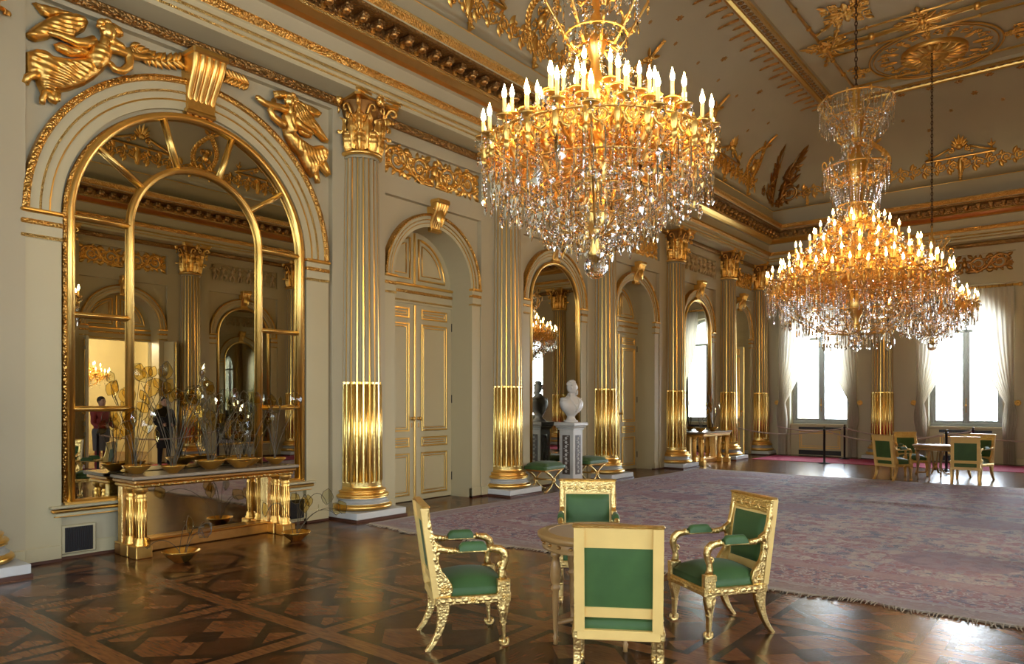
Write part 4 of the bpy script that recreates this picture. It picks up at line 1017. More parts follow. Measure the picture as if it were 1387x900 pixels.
for s,l in ((8.45,'nearest double door'),(11.85,'bust mirror'),(15.1,'second closed door'),(18.5,'far mirror')): put(PDm,'pediment_ornament','L',s,'gilded pediment with plume on the coving above the '+l,'relief','coving pediments')
for s,l in ((YM+2,'between the end windows'),(YM-2,'at the right edge of the end wall')): put(WRm,'laurel_wreath','F',s,'gilded laurel wreath on the end coving '+l,'relief','coving wreaths')
for s,l in ((YM,'central end window'),(YM+3.5,'corner end window')): 
    if s<YM+3: put(PDm,'pediment_ornament','F',s,'gilded pediment with plume on the end coving above the '+l,'relief','coving pediments')
for s,l in ((10.15,'middle'),): put(WRm,'laurel_wreath','R',s,'laurel wreath reflected in the '+l+' of the tall mirror','relief','coving wreaths')
for s,l in ((8.45,'left'),(11.85,'right')): put(PDm,'pediment_ornament','R',s,'plumed pediment reflected high at the '+l+' of the tall mirror','relief','coving pediments')
n_=0
xs=[6.0+1.73*k for k in range(9)]
bp=['%s scroll band along the left coving'%w for w in ('first','second','third','fourth','fifth','sixth','seventh','eighth','ninth')]
for x,l in zip(xs,bp): put(SBm,'scroll_band','L',x,'gilded '+l+' counted from the camera','relief','coving scroll bands')
for k,y in enumerate([YM-3.46+1.73*j for j in range(5)]): put(SBm,'scroll_band','F',y,'gilded scroll band on the end coving, '+('fifth','fourth','third','second','first')[k]+' from the corner','relief','coving scroll bands')
for x,l in ((8.45,'left'),(10.15,'middle'),(11.85,'right')): put(SBm,'scroll_band','R',x,'gilded scroll band reflected at the '+l+' top of the tall mirror','relief','coving scroll bands')
bx=[6.83+1.675*k for k in range(9)]
for k,x in enumerate(bx): put(BKm,'rod_bracket','L',x,'small gilded bracket on the left coving rod','bracket','rod brackets of the left coving')
for k in range(4): put(BKm,'rod_bracket','F',YM-2+2*k if k<3 else YM+3.9,'small gilded bracket on the end coving rod','bracket','rod brackets of the end coving')
# little stars of the coving
rnd=random.Random(11); ST={}
for r_ in (.055,.085): ST[r_]=star(r_)
def star_at(side,s,h,r_):
    t=MB(); t.v=list(ST[r_].v); t.f=list(ST[r_].f); t.m=list(ST[r_].m); t.s=list(ST[r_].s); t.mats=list(ST[r_].mats)
    t.map(lambda x,y,z:cmap(x,y,z+h)); return t.mesh('star_rosette')
SM_={}
for h,r_ in ((1.95,.055),(2.35,.085),(1.5,.055)): SM_[h]=star_at('L',0,h,r_)
for side,a,b in (('L',6.2,XF-3.2),('F',YM-3.2,YL-3.3)):
    s=a;k=0
    while s<b:
        h=(1.95,2.35,1.95,1.5)[k%4] 
        put(SM_[h],'star_rosette',side,s,'small gilded star rosette scattered on the %s coving'%('left' if side=='L' else 'end'),'rosette','star rosettes of the %s coving'%('left' if side=='L' else 'end')); s+=.55;k+=1
# hanging leaf points under the ceiling beam
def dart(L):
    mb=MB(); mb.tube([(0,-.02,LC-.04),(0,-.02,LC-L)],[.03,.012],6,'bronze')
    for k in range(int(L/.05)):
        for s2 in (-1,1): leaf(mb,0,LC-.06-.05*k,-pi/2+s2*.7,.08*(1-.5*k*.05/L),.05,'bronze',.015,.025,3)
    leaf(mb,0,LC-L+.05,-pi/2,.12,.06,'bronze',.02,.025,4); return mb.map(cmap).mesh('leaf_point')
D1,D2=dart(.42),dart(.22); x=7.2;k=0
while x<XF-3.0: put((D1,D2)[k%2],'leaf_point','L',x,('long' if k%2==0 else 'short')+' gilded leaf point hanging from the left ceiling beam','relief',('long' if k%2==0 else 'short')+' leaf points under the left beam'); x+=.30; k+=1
y=YR+3.0;RB=star(.10)
RBm=MB(); RBm.v=RB.v; RBm.f=RB.f; RBm.m=RB.m; RBm.s=RB.s; RBm.mats=RB.mats; RBm=RBm.map(lambda x,y,z:cmap(x,y,z+LC-.22)).mesh('round_rosette')
while y<YL-3.0: put(RBm,'round_rosette','F',y,'round dark rosette under the end ceiling beam','rosette','rosettes under the end beam'); y+=.62
# ------------------------------------------------------------------ flat ceiling ornaments
def zc(d): return ZC-d
def rodpath(pts,r,mat='golds',knob=.9):
    mb=MB(); mb.tube([(x,y,ZC-.05) for x,y in pts],r,8,mat); L=math.dist(pts[0],pts[1]); n=max(2,int(L/knob))
    for i in range(n+1):
        t=i/n; mb.ball((pts[0][0]+(pts[1][0]-pts[0][0])*t,pts[0][1]+(pts[1][1]-pts[0][1])*t,ZC-.05),r*1.7,'gold',8,5)
    return mb
yi=YL-3.76; y2=YR+3.76; xe=XF-3.76
def rod(pts,r,label): o=rodpath(pts,r).build('gilded_rod'); tag(o,label,'ceiling rod','gilded ceiling rods')
rod([(4.,yi),(xe,yi)],.032,'long gilded rod on the ceiling beside the left beam'); rod([(xe,y2),(xe,yi)],.028,'gilded rod on the ceiling before the end beam'); rod([(8.,y2),(xe,y2)],.03,'long gilded rod on the right side of the ceiling')
for x,r,l in ((16.9,.05,'thick gilded bar crossing the ceiling before the far ceiling rose'),(16.45,.024,'thin gilded cross rod just nearer than the thick bar'),(17.35,.024,'thin gilded cross rod just beyond the thick bar'),(6.3,.05,'thick gilded bar crossing the ceiling near the first chandelier')): rod([(x,y2),(x,yi)],r,l)
def rose(R):
    mb=MB(); mb.lathe([(.0,-.20),(.08,-.19),(.10,-.15),(.20,-.13),(.24,-.16),(.28,-.13),(.30,-.08),(R*.9,-.07),(R*.94,-.11),(R*.99,-.10),(R,-.04),(R,0)],40,'gold')
    for k in range(20):
        a=2*pi*k/20; t=MB(); leaf(t,.27,0,0,R*.62,.17,'golds',.10,.06); t.map(lambda x,y,z:(x,z,y)); t.map(lambda x,y,z:(x*math.cos(a)-y*math.sin(a),x*math.sin(a)+y*math.cos(a),z))
        o=len(mb.v); mb.v+=t.v; mb.f+=[tuple(i+o for i in f) for f in t.f]; mb.m+=[mb.mi(t.mats[q]) for q in t.m]; mb.s+=t.s
    return mb
def flat(mb):  # relief (x,-d,z) -> ceiling plane
    return mb.map(lambda x,y,z:(x,z,y))
def rose_ring(Ri,Ro):
    mb=MB(); n=48
    for rr,w in ((Ro,.022),(Ro-.09,.013)): mb.tube([(rr*math.cos(2*pi*i/n),rr*math.sin(2*pi*i/n),-.03) for i in range(n)],w,6,'gold',closed=True)
    t=MB()
    for k in range(12):
        a=2*pi*k/12; cx,cz=Ri*math.cos(a),Ri*math.sin(a); rosette(t,cx,cz,.10,'gold',.02,7)
        leaf(t,(Ri-.28)*math.cos(a),(Ri-.28)*math.sin(a),a,.24,.13,'gold',.02,.04)
        a2=a+pi/12; scroll(t,Ri*.97*math.cos(a2),Ri*.97*math.sin(a2),.11,a2,1.4 if k%2 else -1.4,'gold',.02,.016,4)
    for k in range(4):
        a=pi*k/2; leaf(t,Ro*math.cos(a),Ro*math.sin(a),a,.42,.2,'gold',.02,.05); rosette(t,(Ro+.12)*math.cos(a),(Ro+.12)*math.sin(a),.14,'golds',.03,8)
        for s2 in (-1,1): scroll(t,(Ro+.3)*math.cos(a+.14*s2),(Ro+.3)*math.sin(a+.14*s2),.13,a,1.5*s2,'gold',.03,.018,4)
    flat(t); o=len(mb.v); mb.v+=t.v; mb.f+=[tuple(i+o for i in f) for f in t.f]; mb.m+=[mb.mi(t.mats[q]) for q in t.m]; mb.s+=t.s
    return mb
RM,RR=rose(.66).mesh('ceiling_rose'),rose_ring(1.02,1.30).mesh('rose_ring')
for x,y,l in ((18.62,2.8,'far third'),(11.6,2.75,'large middle'),(4.37,2.75,'nearest')):
    o=inst('ceiling_rose',RM,None,(x,y,ZC)); tag(o,'round gilded ceiling rose above the %s chandelier'%l,'ceiling rose','ceiling roses')
    o=inst('rose_ring',RR,None,(x,y,ZC)); tag(o,'gilded ring of scrolls around the rose above the %s chandelier'%l,'ceiling ornament','rings around the ceiling roses')
def palm_cluster():
    t=MB()
    for k in range(4):
        a=pi/2*k; scroll(t,.24*math.cos(a),.24*math.sin(a),.13,a,1.7,'gold',.03,.024,7); scroll(t,.42*math.cos(a+.32),.42*math.sin(a+.32),.09,a,-1.5,'gold',.03,.018,5); scroll(t,.42*math.cos(a-.32),.42*math.sin(a-.32),.09,a,1.5,'gold',.03,.018,5)
        leaf(t,.1*math.cos(a+.78),.1*math.sin(a+.78),a+.78,.32,.13,'gold',.03,.04); leaf(t,.45*math.cos(a),.45*math.sin(a),a,.22,.10,'gold',.03,.04)
    rosette(t,0,0,.15,'golds',.05)
    for sg in (-1,1): t.tube([(sg*.12,-.03,0),(sg*.85,-.03,0)],.022,6,'golds'); leaf(t,sg*.80,0,0 if sg>0 else pi,.22,.1,'golds',.03,.03); rosette(t,sg*.70,0,.07,'golds',.03)
    return flat(t).mesh('palmette_cluster')
PC=palm_cluster()
for x,y,a,l in ((16.9,yi-.15,.4,'at the left end of the thick ceiling bar'),(16.9,YM,pi/2,'in the middle of the thick ceiling bar'),(15.6,3.9,.9,'left of the bar behind the middle chain'),(15.2,1.6,.3,'right of the bar near the middle chain'),(18.6,.62,0,'right of the far ceiling rose'),(14.3,2.7,pi/2,'beyond the middle ceiling rose')):
    o=inst('palmette_cluster',PC,None,(x,y,ZC),a); tag(o,'gilded palmette cluster on the ceiling '+l,'ceiling ornament','ceiling palmettes')
# ------------------------------------------------------------------ chandeliers
def bead(mb,x,y,z,r,h,mat='crystal',n=6):
    vs=[(x,y,z-h)]+[(x+r*math.cos(2*pi*k/n),y+r*math.sin(2*pi*k/n),z) for k in range(n)]+[(x,y,z+h*.8)]
    fs=[(0,1+(k+1)%n,1+k) for k in range(n)]+[(1+k,1+(k+1)%n,n+1) for k in range(n)]
    mb.add(vs,fs,mat)
def drop(mb,x,y,z,s,mat='crystal',a=0.):
    """faceted flat pendant hanging below z"""
    P=[(0,0),(.35,-.18),(.20,-.36),(.52,-.62),(.40,-.92),(0,-1.25),(-.40,-.92),(-.52,-.62),(-.20,-.36),(-.35,-.18)]
    n=len(P); ca,sa=math.cos(a),math.sin(a); vs=[(x+p*s*ca,y+p*s*sa,z+q*s) for p,q in P]; d=.16*s
    for sg in (-1,1): vs.append((x-sa*d*sg,y+ca*d*sg,z-.62*s))
    fs=[]
    for i in range(n): fs.append((i,(i+1)%n,n)); fs.append(((i+1)%n,i,n+1))
    mb.add(vs,fs,mat)
def spear(mb,x,y,z,L,r,mat='crystal',n=5):
    vs=[(x,y,z)]+[(x+r*.7*math.cos(2*pi*k/n),y+r*.7*math.sin(2*pi*k/n),z-L*.15) for k in range(n)]+[(x+r*math.cos(2*pi*k/n),y+r*math.sin(2*pi*k/n),z-L*.75) for k in range(n)]+[(x,y,z-L)]
    fs=[(0,1+(k+1)%n,1+k) for k in range(n)]+[(1+k,1+(k+1)%n,1+n+(k+1)%n,1+n+k) for k in range(n)]+[(1+n+k,1+n+(k+1)%n,2*n+1) for k in range(n)]
    mb.add(vs,fs,mat)
def strand_mesh(L,kind):
    mb=MB(); z=0.; k=0
    mb.tube([(0,0,.0),(0,0,-L*.5)],.0018,3,'golds',cap=False)
    while z<L-.11: r=.011+.004*(k%2); bead(mb,0,0,-z-.015,r,.014); z+=.033; k+=1
    if kind==0: drop(mb,0,0,-z,.085)
    elif kind==1: spear(mb,0,0,-z,.12,.014)
    else: drop(mb,0,0,-z,.06,a=1.); spear(mb,0,0,-z-.07,.07,.010)
    return mb.mesh('crystal_strand')
STR=[strand_mesh(L,k) for L,k in ((.20,0),(.26,1),(.24,2),(.32,0),(.30,1))]
def candle_meshes(hc):
    mb=MB(); mb.lathe([(.0,-.01),(.013,-.012),(.02,.0),(.013,.012),(.013,.02)],8,'golds'); mb.lathe([(.013,.02),(.0125,hc),(.007,hc+.003),(0,hc+.003)],8,'candle'); c=mb.mesh('candle')
    mb=MB(); mb.lathe([(.0,hc),(.008,hc+.002),(.0165,hc+.022),(.0155,hc+.040),(.008,hc+.064),(.003,hc+.084),(.0,hc+.094)],8,'flame'); f=mb.mesh('flame_bulb'); return c,f
CA,FLM=candle_meshes(.115); FLM2=FLM.copy(); FLM2.materials[0]=M['flame2']
def arm_mesh(r0,R,z0,zc,sag):
    """gilded S arm in the xz plane from the stem to the candle cup, with drip pan and little pendants"""
    mb=MB(); pts=[]
    P0=Vector((r0,0,z0)); P3=Vector((R,0,zc-.02)); P1=Vector((r0+(R-r0)*.35,0,z0-sag)); P2=Vector((R*1.0,0,zc-.30*abs(sag)-.12))
    for i in range(15):
        t=i/14; pts.append(P0*(1-t)**3+P1*3*t*(1-t)**2+P2*3*t*t*(1-t)+P3*t**3)
    mb.tube(pts,[.014-.006*i/14 for i in range(15)],5,'gold')
    for i in (4,7,10):
        p=pts[i]; mb.tube([(p.x+(.048-.0036*j)*math.cos(1.+.75*j),0,p.z+.045+(.048-.0036*j)*math.sin(1.+.75*j)) for j in range(10)],.009,5,'gold'); 
    for i in (5,9,12): bead(mb,pts[i].x,0,pts[i].z-.03,.012,.02)
    mb.lathe([(.0,-.05),(.014,-.035),(.01,-.025),(.024,-.005),(.052,.004),(.058,.014),(.046,.010),(.0,.0)],10,'gold',cx=R,z0=zc-.01)
    q=pts[11]; t_=MB(); leaf(t_,q.x,q.z,2.2,.14,.06,'gold',.0,.02,4); leaf(t_,pts[8].x,pts[8].z,1.2,.13,.06,'gold',.0,.02,4); leaf(t_,pts[6].x,pts[6].z,-2.,.12,.05,'gold',.0,.02,4); o_=len(mb.v); mb.v+=t_.v; mb.f+=[tuple(i+o_ for i in f) for f in t_.f]; mb.m+=[mb.mi(t_.mats[k]) for k in t_.m]; mb.s+=t_.s
    n=10; mb.lathe([(.046,.006),(.058,.02),(.062,.022)],n,'clearg',cx=R,z0=zc-.01)
    for k in range(5):
        a=2*pi*k/5; x,y=R+.055*math.cos(a),.055*math.sin(a); bead(mb,x,y,zc-.022,.008,.012); drop(mb,x,y,zc-.035,.050 if k%2 else .042,a=a+pi/2)
    return mb.mesh('arm')
def chandelier(loc,label,tiers,stem,rings,strands,ballz,ballr,crowns,ribs,top,scale=1.,extra=0,seed=1):
    rnd=random.Random(seed)
    root=empty('crystal_chandelier',loc,0,label,'chandelier','crystal chandeliers'); root.scale=(scale,)*3
    mb=MB(); mb.lathe(stem,14,'golds')
    mb.build('stem',root)
    for R,zt,n,ph,r0,z0,sag in tiers:
        zcup=zt-.19; me=arm_mesh(r0,R,z0,zcup,sag)
        for k in range(n):
            a=2*pi*(k+ph)/n; dz=.045*((k%2)-.5); 
            o=inst('arm',me,root,(0,0,dz),a)
            c=inst('candle',CA,root,(R*math.cos(a),R*math.sin(a),zcup+dz),0); inst('flame_bulb',FLM if seed==2 else FLM2,c)
    for R,z,w in rings:
        mb=MB(); n=48; mb.tube([(R*math.cos(2*pi*i/n),R*math.sin(2*pi*i/n),z) for i in range(n)],w,6,'gold',closed=True,flat=2.)
        m=int(R*26)
        for k in range(m): a=2*pi*k/m; mb.ball(((R+w)*math.cos(a),(R+w)*math.sin(a),z),w*1.5,'gold',6,4)
        mb.build('ring',root)
    # meridian ribs of the basket
    for k in range(ribs[0]):
        a=2*pi*k/ribs[0]; mb=MB(); mb.tube([(r*math.cos(a),r*math.sin(a),z) for r,z in ribs[1]],.008,5,'gold')
        mb.build('basket_rib',root)
    cnt=0
    for R,z,n,ks in strands:
        for k in range(n):
            if cnt>=100: break
            a=2*pi*(k+.5)/n; inst('crystal_strand',STR[ks[k%len(ks)]],root,(R*math.cos(a),R*math.sin(a),z),a+pi/2); cnt+=1
    # the many small prisms and bead chains nobody could count
    mb=MB()
    for R,z,n,L in crowns:
        for k in range(n):
            a=2*pi*k/n+rnd.random()*.1; x,y=R*math.cos(a),R*math.sin(a); q=rnd.random()
            if q<.5: spear(mb,x,y,z,L*rnd.uniform(.7,1.1),.011)
            else:
                zz=z
                while zz>z-L+.05: bead(mb,x,y,zz-.015,.011,.014); zz-=.032
                drop(mb,x,y,zz,.06,a=a+pi/2)
    # tent of chains
    for R0,z0,R1,z1,n in extra:
        for k in range(n):
            a=2*pi*(k+.5)/n; m=max(4,int(math.hypot(R1-R0,z1-z0)/.045))
            for i in range(m):
                t=i/m; r=R0+(R1-R0)*t; zz=z0+(z1-z0)*t-.12*math.hypot(R1-R0,z1-z0)*4*t*(1-t); bead(mb,r*math.cos(a),r*math.sin(a),zz,.012,.017)
    o=mb.build('crystal_prisms',root); o['kind']='stuff'
    mb=MB(); mb.ball((0,0,ballz),ballr,'crystal',16,10,False); mb.lathe([(.0,ballr*.95),(.02,ballr*1.0),(.03,ballr*1.2),(.015,ballr*1.5)],10,'golds',z0=ballz); mb.build('crystal_ball',root)
    return root
def gallery(root,R,z0,z1,n):
    t=MB(); W=2*pi*R; h=z1-z0
    for k in range(n):
        x=W*(k+.5)/n; up=1 if k%2 else -1
        scroll(t,x,(z0+z1)/2,h*.40,pi/2*up,1.5*up,'gold',.0,.011,5); leaf(t,x+W/n/2,z0+h*.1,pi/2,h*.95,h*.36,'gold',.0,.03,4)
        leaf(t,x+W/n/2,z0+h*.2,-pi/2,h*.45,h*.26,'gold',.0,.03,4)
    t.map(lambda x,y,z:((R-y)*math.cos(x/R),(R-y)*math.sin(x/R),z)); t.build('scroll_gallery',root)
def crown_part(root,specs):
    for R,z,n,hgt,out in specs:
        mb=MB(); m=32; mb.tube([(R*math.cos(2*pi*i/m),R*math.sin(2*pi*i/m),z) for i in range(m)],.007,6,'gold',closed=True)
        for k in range(n*2): a=2*pi*k/n/2; mb.ball((R*math.cos(a),R*math.sin(a),z),.016,'gold',6,4); drop(mb,R*math.cos(a),R*math.sin(a),z-.015,.07,a=a+pi/2)
        for k in range(n):
            a=2*pi*k/n; ca,sa=math.cos(a),math.sin(a)
            p=[(R*.35,z-hgt*.1),(R*.7,z-hgt*.25),(R,z),(R+out*.6,z+hgt*.45),(R+out,z+hgt*.75)]+[(R+out*.75+out*.25*math.cos(t),z+hgt*.8+.05*math.sin(t)) for t in [.2+.5*i for i in range(7)]]
            mb.tube([(r*ca,r*sa,q) for r,q in p],.011,5,'gold'); 
            mb.tube([((R+.03+.03*math.cos(t)*(1-i*.06))*ca,(R+.03+.03*math.cos(t)*(1-i*.06))*sa,z+.05+.03*math.sin(t)*(1-i*.06)) for i,t in enumerate([.7*j for j in range(10)])],.008,4,'gold')
            drop(mb,(R+out)*ca,(R+out)*sa,z+hgt*.74,.075,a=a+pi/2); bead(mb,(R+out*.6)*ca,(R+out*.6)*sa,z+hgt*.36,.016,.025)
        mb.build('crown',root)
def chain_part(root,z0,z1):
    mb=MB(); z=z0;k=0
    while z<z1:
        pts=[]
        for i in range(8):
            t=2*pi*i/8; q=.017*math.cos(t); pts.append((q,0,z+.042*math.sin(t)) if k%2 else (0,q,z+.042*math.sin(t)))
        mb.tube(pts,.008,4,'iron',closed=True); z+=.066;k+=1
    mb.build('chain',root)
stemA=[(.0,.10),(.03,.12),(.05,.20),(.03,.28),(.08,.36),(.12,.46),(.07,.56),(.05,.62),(.10,.70),(.14,.82),(.10,.95),(.05,1.02),(.05,1.15),(.09,1.25),(.11,1.33),(.05,1.42),(.035,1.55),(.06,1.62),(.09,1.72),(.05,1.80),(.025,1.95),(.025,2.2),(.05,2.26),(.02,2.34),(.012,2.55)]
def small_chandelier(loc,label,scale,ceil_local,seed):
    t=[(.80,1.14,24,0,.10,.86,.20),(.62,1.27,18,.25,.09,.98,.16),(.42,1.40,12,.5,.07,1.08,.10),(.23,1.52,6,.2,.05,1.20,.05)]
    strands=[(.80,.80,32,(3,0,4,1)),(.64,.72,28,(1,0,2)),(.46,.56,22,(0,1,2)),(.26,.42,14,(2,0))]
    crowns=[(.80,.80,34,.26),(.74,.80,30,.26),(.69,.76,40,.28),(.60,.73,40,.30),(.50,.66,36,.26),(.40,.55,36,.26),(.30,.48,26,.22),(.56,1.14,34,.2),(.18,.40,14,.20),(.50,1.02,26,.16),(.34,1.16,20,.16),(.30,1.98,18,.22),(.20,2.2,14,.18),(.12,.36,8,.2)]
    extra=[(.10,1.75,.44,1.26,14),(.22,1.95,.06,2.3,10),(.44,1.22,.80,.95,20),(.80,.92,.62,.70,24),(.62,.72,.40,.50,20),(.40,.55,.16,.36,14)]
    r=chandelier(loc,label,t,stemA,[(.80,.91,.007),(.63,.72,.006),(.45,.56,.006),(.25,.42,.006)],strands,.0+.09,.088,crowns,(12,[(.79,.92),(.72,.78),(.60,.62),(.44,.49),(.24,.36),(.06,.30)]),None,scale,extra,seed)
    gallery(r,.79,.79,.95,26); gallery(r,.60,.80,.98,20); gallery(r,.40,.95,1.10,14)
    crown_part(r,[(.22,1.72,8,.36,.16),(.18,2.05,8,.26,.14)]); chain_part(r,2.55,ceil_local); return r
small_chandelier((4.40,2.76,2.52),'nearest crystal chandelier, cut by the top edge, above the round table with green armchairs',1.,9.40-2.52,2)
small_chandelier((18.35,2.80,2.78),'farthest and smallest looking crystal chandelier, before the bright central window',1.08,(9.40-2.78)/1.08,3)
stemB=[(.0,.12),(.04,.14),(.07,.25),(.04,.36),(.10,.48),(.16,.62),(.09,.78),(.07,.9),(.14,1.05),(.20,1.25),(.14,1.45),(.08,1.55),(.10,1.75),(.16,1.95),(.10,2.1),(.08,2.3),(.14,2.5),(.16,2.7),(.08,2.85),(.05,3.0),(.09,3.2),(.12,3.4),(.07,3.6),(.05,3.7),(.08,3.78),(.02,3.84)]
def large_chandelier(loc,label):
    t=[(1.25,1.12,36,0,.16,.98,.28),(1.05,1.30,30,.3,.15,1.10,.22),(.84,1.54,22,.0,.13,1.30,.18),(.58,1.78,14,.4,.11,1.52,.12),(.38,1.96,8,.1,.10,1.78,.06)]
    strands=[(1.25,.78,36,(3,4,1)),(1.05,.66,30,(3,1,0)),(.82,.44,22,(4,0,1)),(.5,.24,12,(3,1))]
    crowns=[(1.18,.78,44,.30),(1.00,.66,56,.32),(.74,.44,44,.30),(.46,.26,30,.28),(.22,.16,14,.2),(1.25,.78,44,.34),(1.05,.66,50,.34),(.80,1.06,44,.22),(.56,1.30,34,.22),(.36,1.62,26,.24),(.44,2.62,34,.34),(.32,2.36,28,.36),(.27,2.06,24,.30),(.42,3.58,34,.42),(.50,3.60,36,.36),(.30,3.42,24,.34),(.20,3.20,18,.28),(.14,.9,12,.3)]
    extra=[(.16,2.85,.42,2.62,16),(.42,2.62,.24,2.05,24),(.24,2.05,.42,1.84,20),(.52,3.56,.16,3.02,26),(.40,1.84,.84,1.32,22),(.84,1.32,1.23,.92,34),(1.25,.90,1.08,.64,40),(1.08,.66,.80,.42,34),(.80,.44,.46,.22,26)]
    r=chandelier(loc,label,t,stemB,[(1.25,.89,.008),(1.05,.67,.008),(.82,.45,.007),(.5,.25,.007),(.42,2.63,.009),(.24,2.06,.009),(.5,3.61,.009)],strands,.10,.10,crowns,(16,[(1.24,.90),(1.15,.72),(1.02,.52),(.76,.34),(.44,.18),(.08,.14)]),None,1.,extra,5)
    gallery(r,1.20,.76,.93,40); gallery(r,.98,.86,1.05,30); gallery(r,.76,1.10,1.26,22)
    crown_part(r,[(.34,2.46,10,.30,.12),(.38,3.36,10,.30,.14),(.2,3.0,8,.22,.10)]); chain_part(r,3.84,9.40-loc[2]); return r
large_chandelier((11.62,2.76,2.50),'largest crystal chandelier, in the middle of the room, with a tall crown of prisms')
# small chandelier glimpsed through the open door
def mini(loc):
    t=[(.55,.60,12,0,.08,.45,.14),(.32,.78,6,.3,.06,.6,.1)]
    r=chandelier(loc,'small lit chandelier in the bright room beyond the reflected doorway',t,[(0,.05),(.04,.1),(.06,.3),(.03,.5),(.06,.7),(.03,.9),(.012,1.3)],[(.5,.45,.012)],[(.5,.44,16,(0,1)),(.3,.3,10,(2,0))],.05,.05,[(.4,.5,20,.2)],(6,[(.5,.45),(.3,.2),(.05,.1)]),None,1.,[],8); chain_part(r,1.3,4.6-loc[2]); return r
mini((8.7,YR-2.9,2.0))
# ------------------------------------------------------------------ armchairs (local +x is the sitter's forward direction)
def sweepxz(mb,sec,y0,y1,mat,b=.006):
    """solid between two side outlines: sec = list of (z, x_back, x_front) from top to bottom, y0..y1 thick"""
    n=len(sec); vs=[];fs=[]
    for z,a,c in sec:
        for x,y in ((a+b,y0),(c-b,y0),(c,y0+b),(c,y1-b),(c-b,y1),(a+b,y1),(a,y1-b),(a,y0+b)): vs.append((x,y,z))
    for i in range(n-1):
        for k in range(8): k2=(k+1)%8; fs.append((i*8+k,i*8+k2,(i+1)*8+k2,(i+1)*8+k))
    fs.append(tuple(reversed(range(8)))); fs.append(tuple((n-1)*8+k for k in range(8))); mb.add(vs,fs,mat)
def cushion(mb,x0,x1,y0,y1,z0,z1,dome,mat,n=12,pw=.35):
    def fn(u,v):
        x=x0+(x1-x0)*u; y=y0+(y1-y0)*v; e=(max(0,1-abs(2*u-1)**4)*max(0,1-abs(2*v-1)**4))**pw
        return (x,y,z1-(z1-z0)*.45*(1-e)+dome*(1-(2*u-1)**2)*(1-(2*v-1)**2))
    mb.grid(fn,n,n,mat)
    ed=[(u/n,0) for u in range(n)]+[(1,v/n) for v in range(n)]+[(1-u/n,1) for u in range(n)]+[(0,1-v/n) for v in range(n)]
    top=[fn(u,v) for u,v in ed]; k=len(top); vs=top+[(x,y,z0) for x,y,z in top]
    mb.add(vs,[((i+1)%k,i,k+i,k+(i+1)%k) for i in range(k)]+[tuple(k+i for i in range(k))],mat,True)
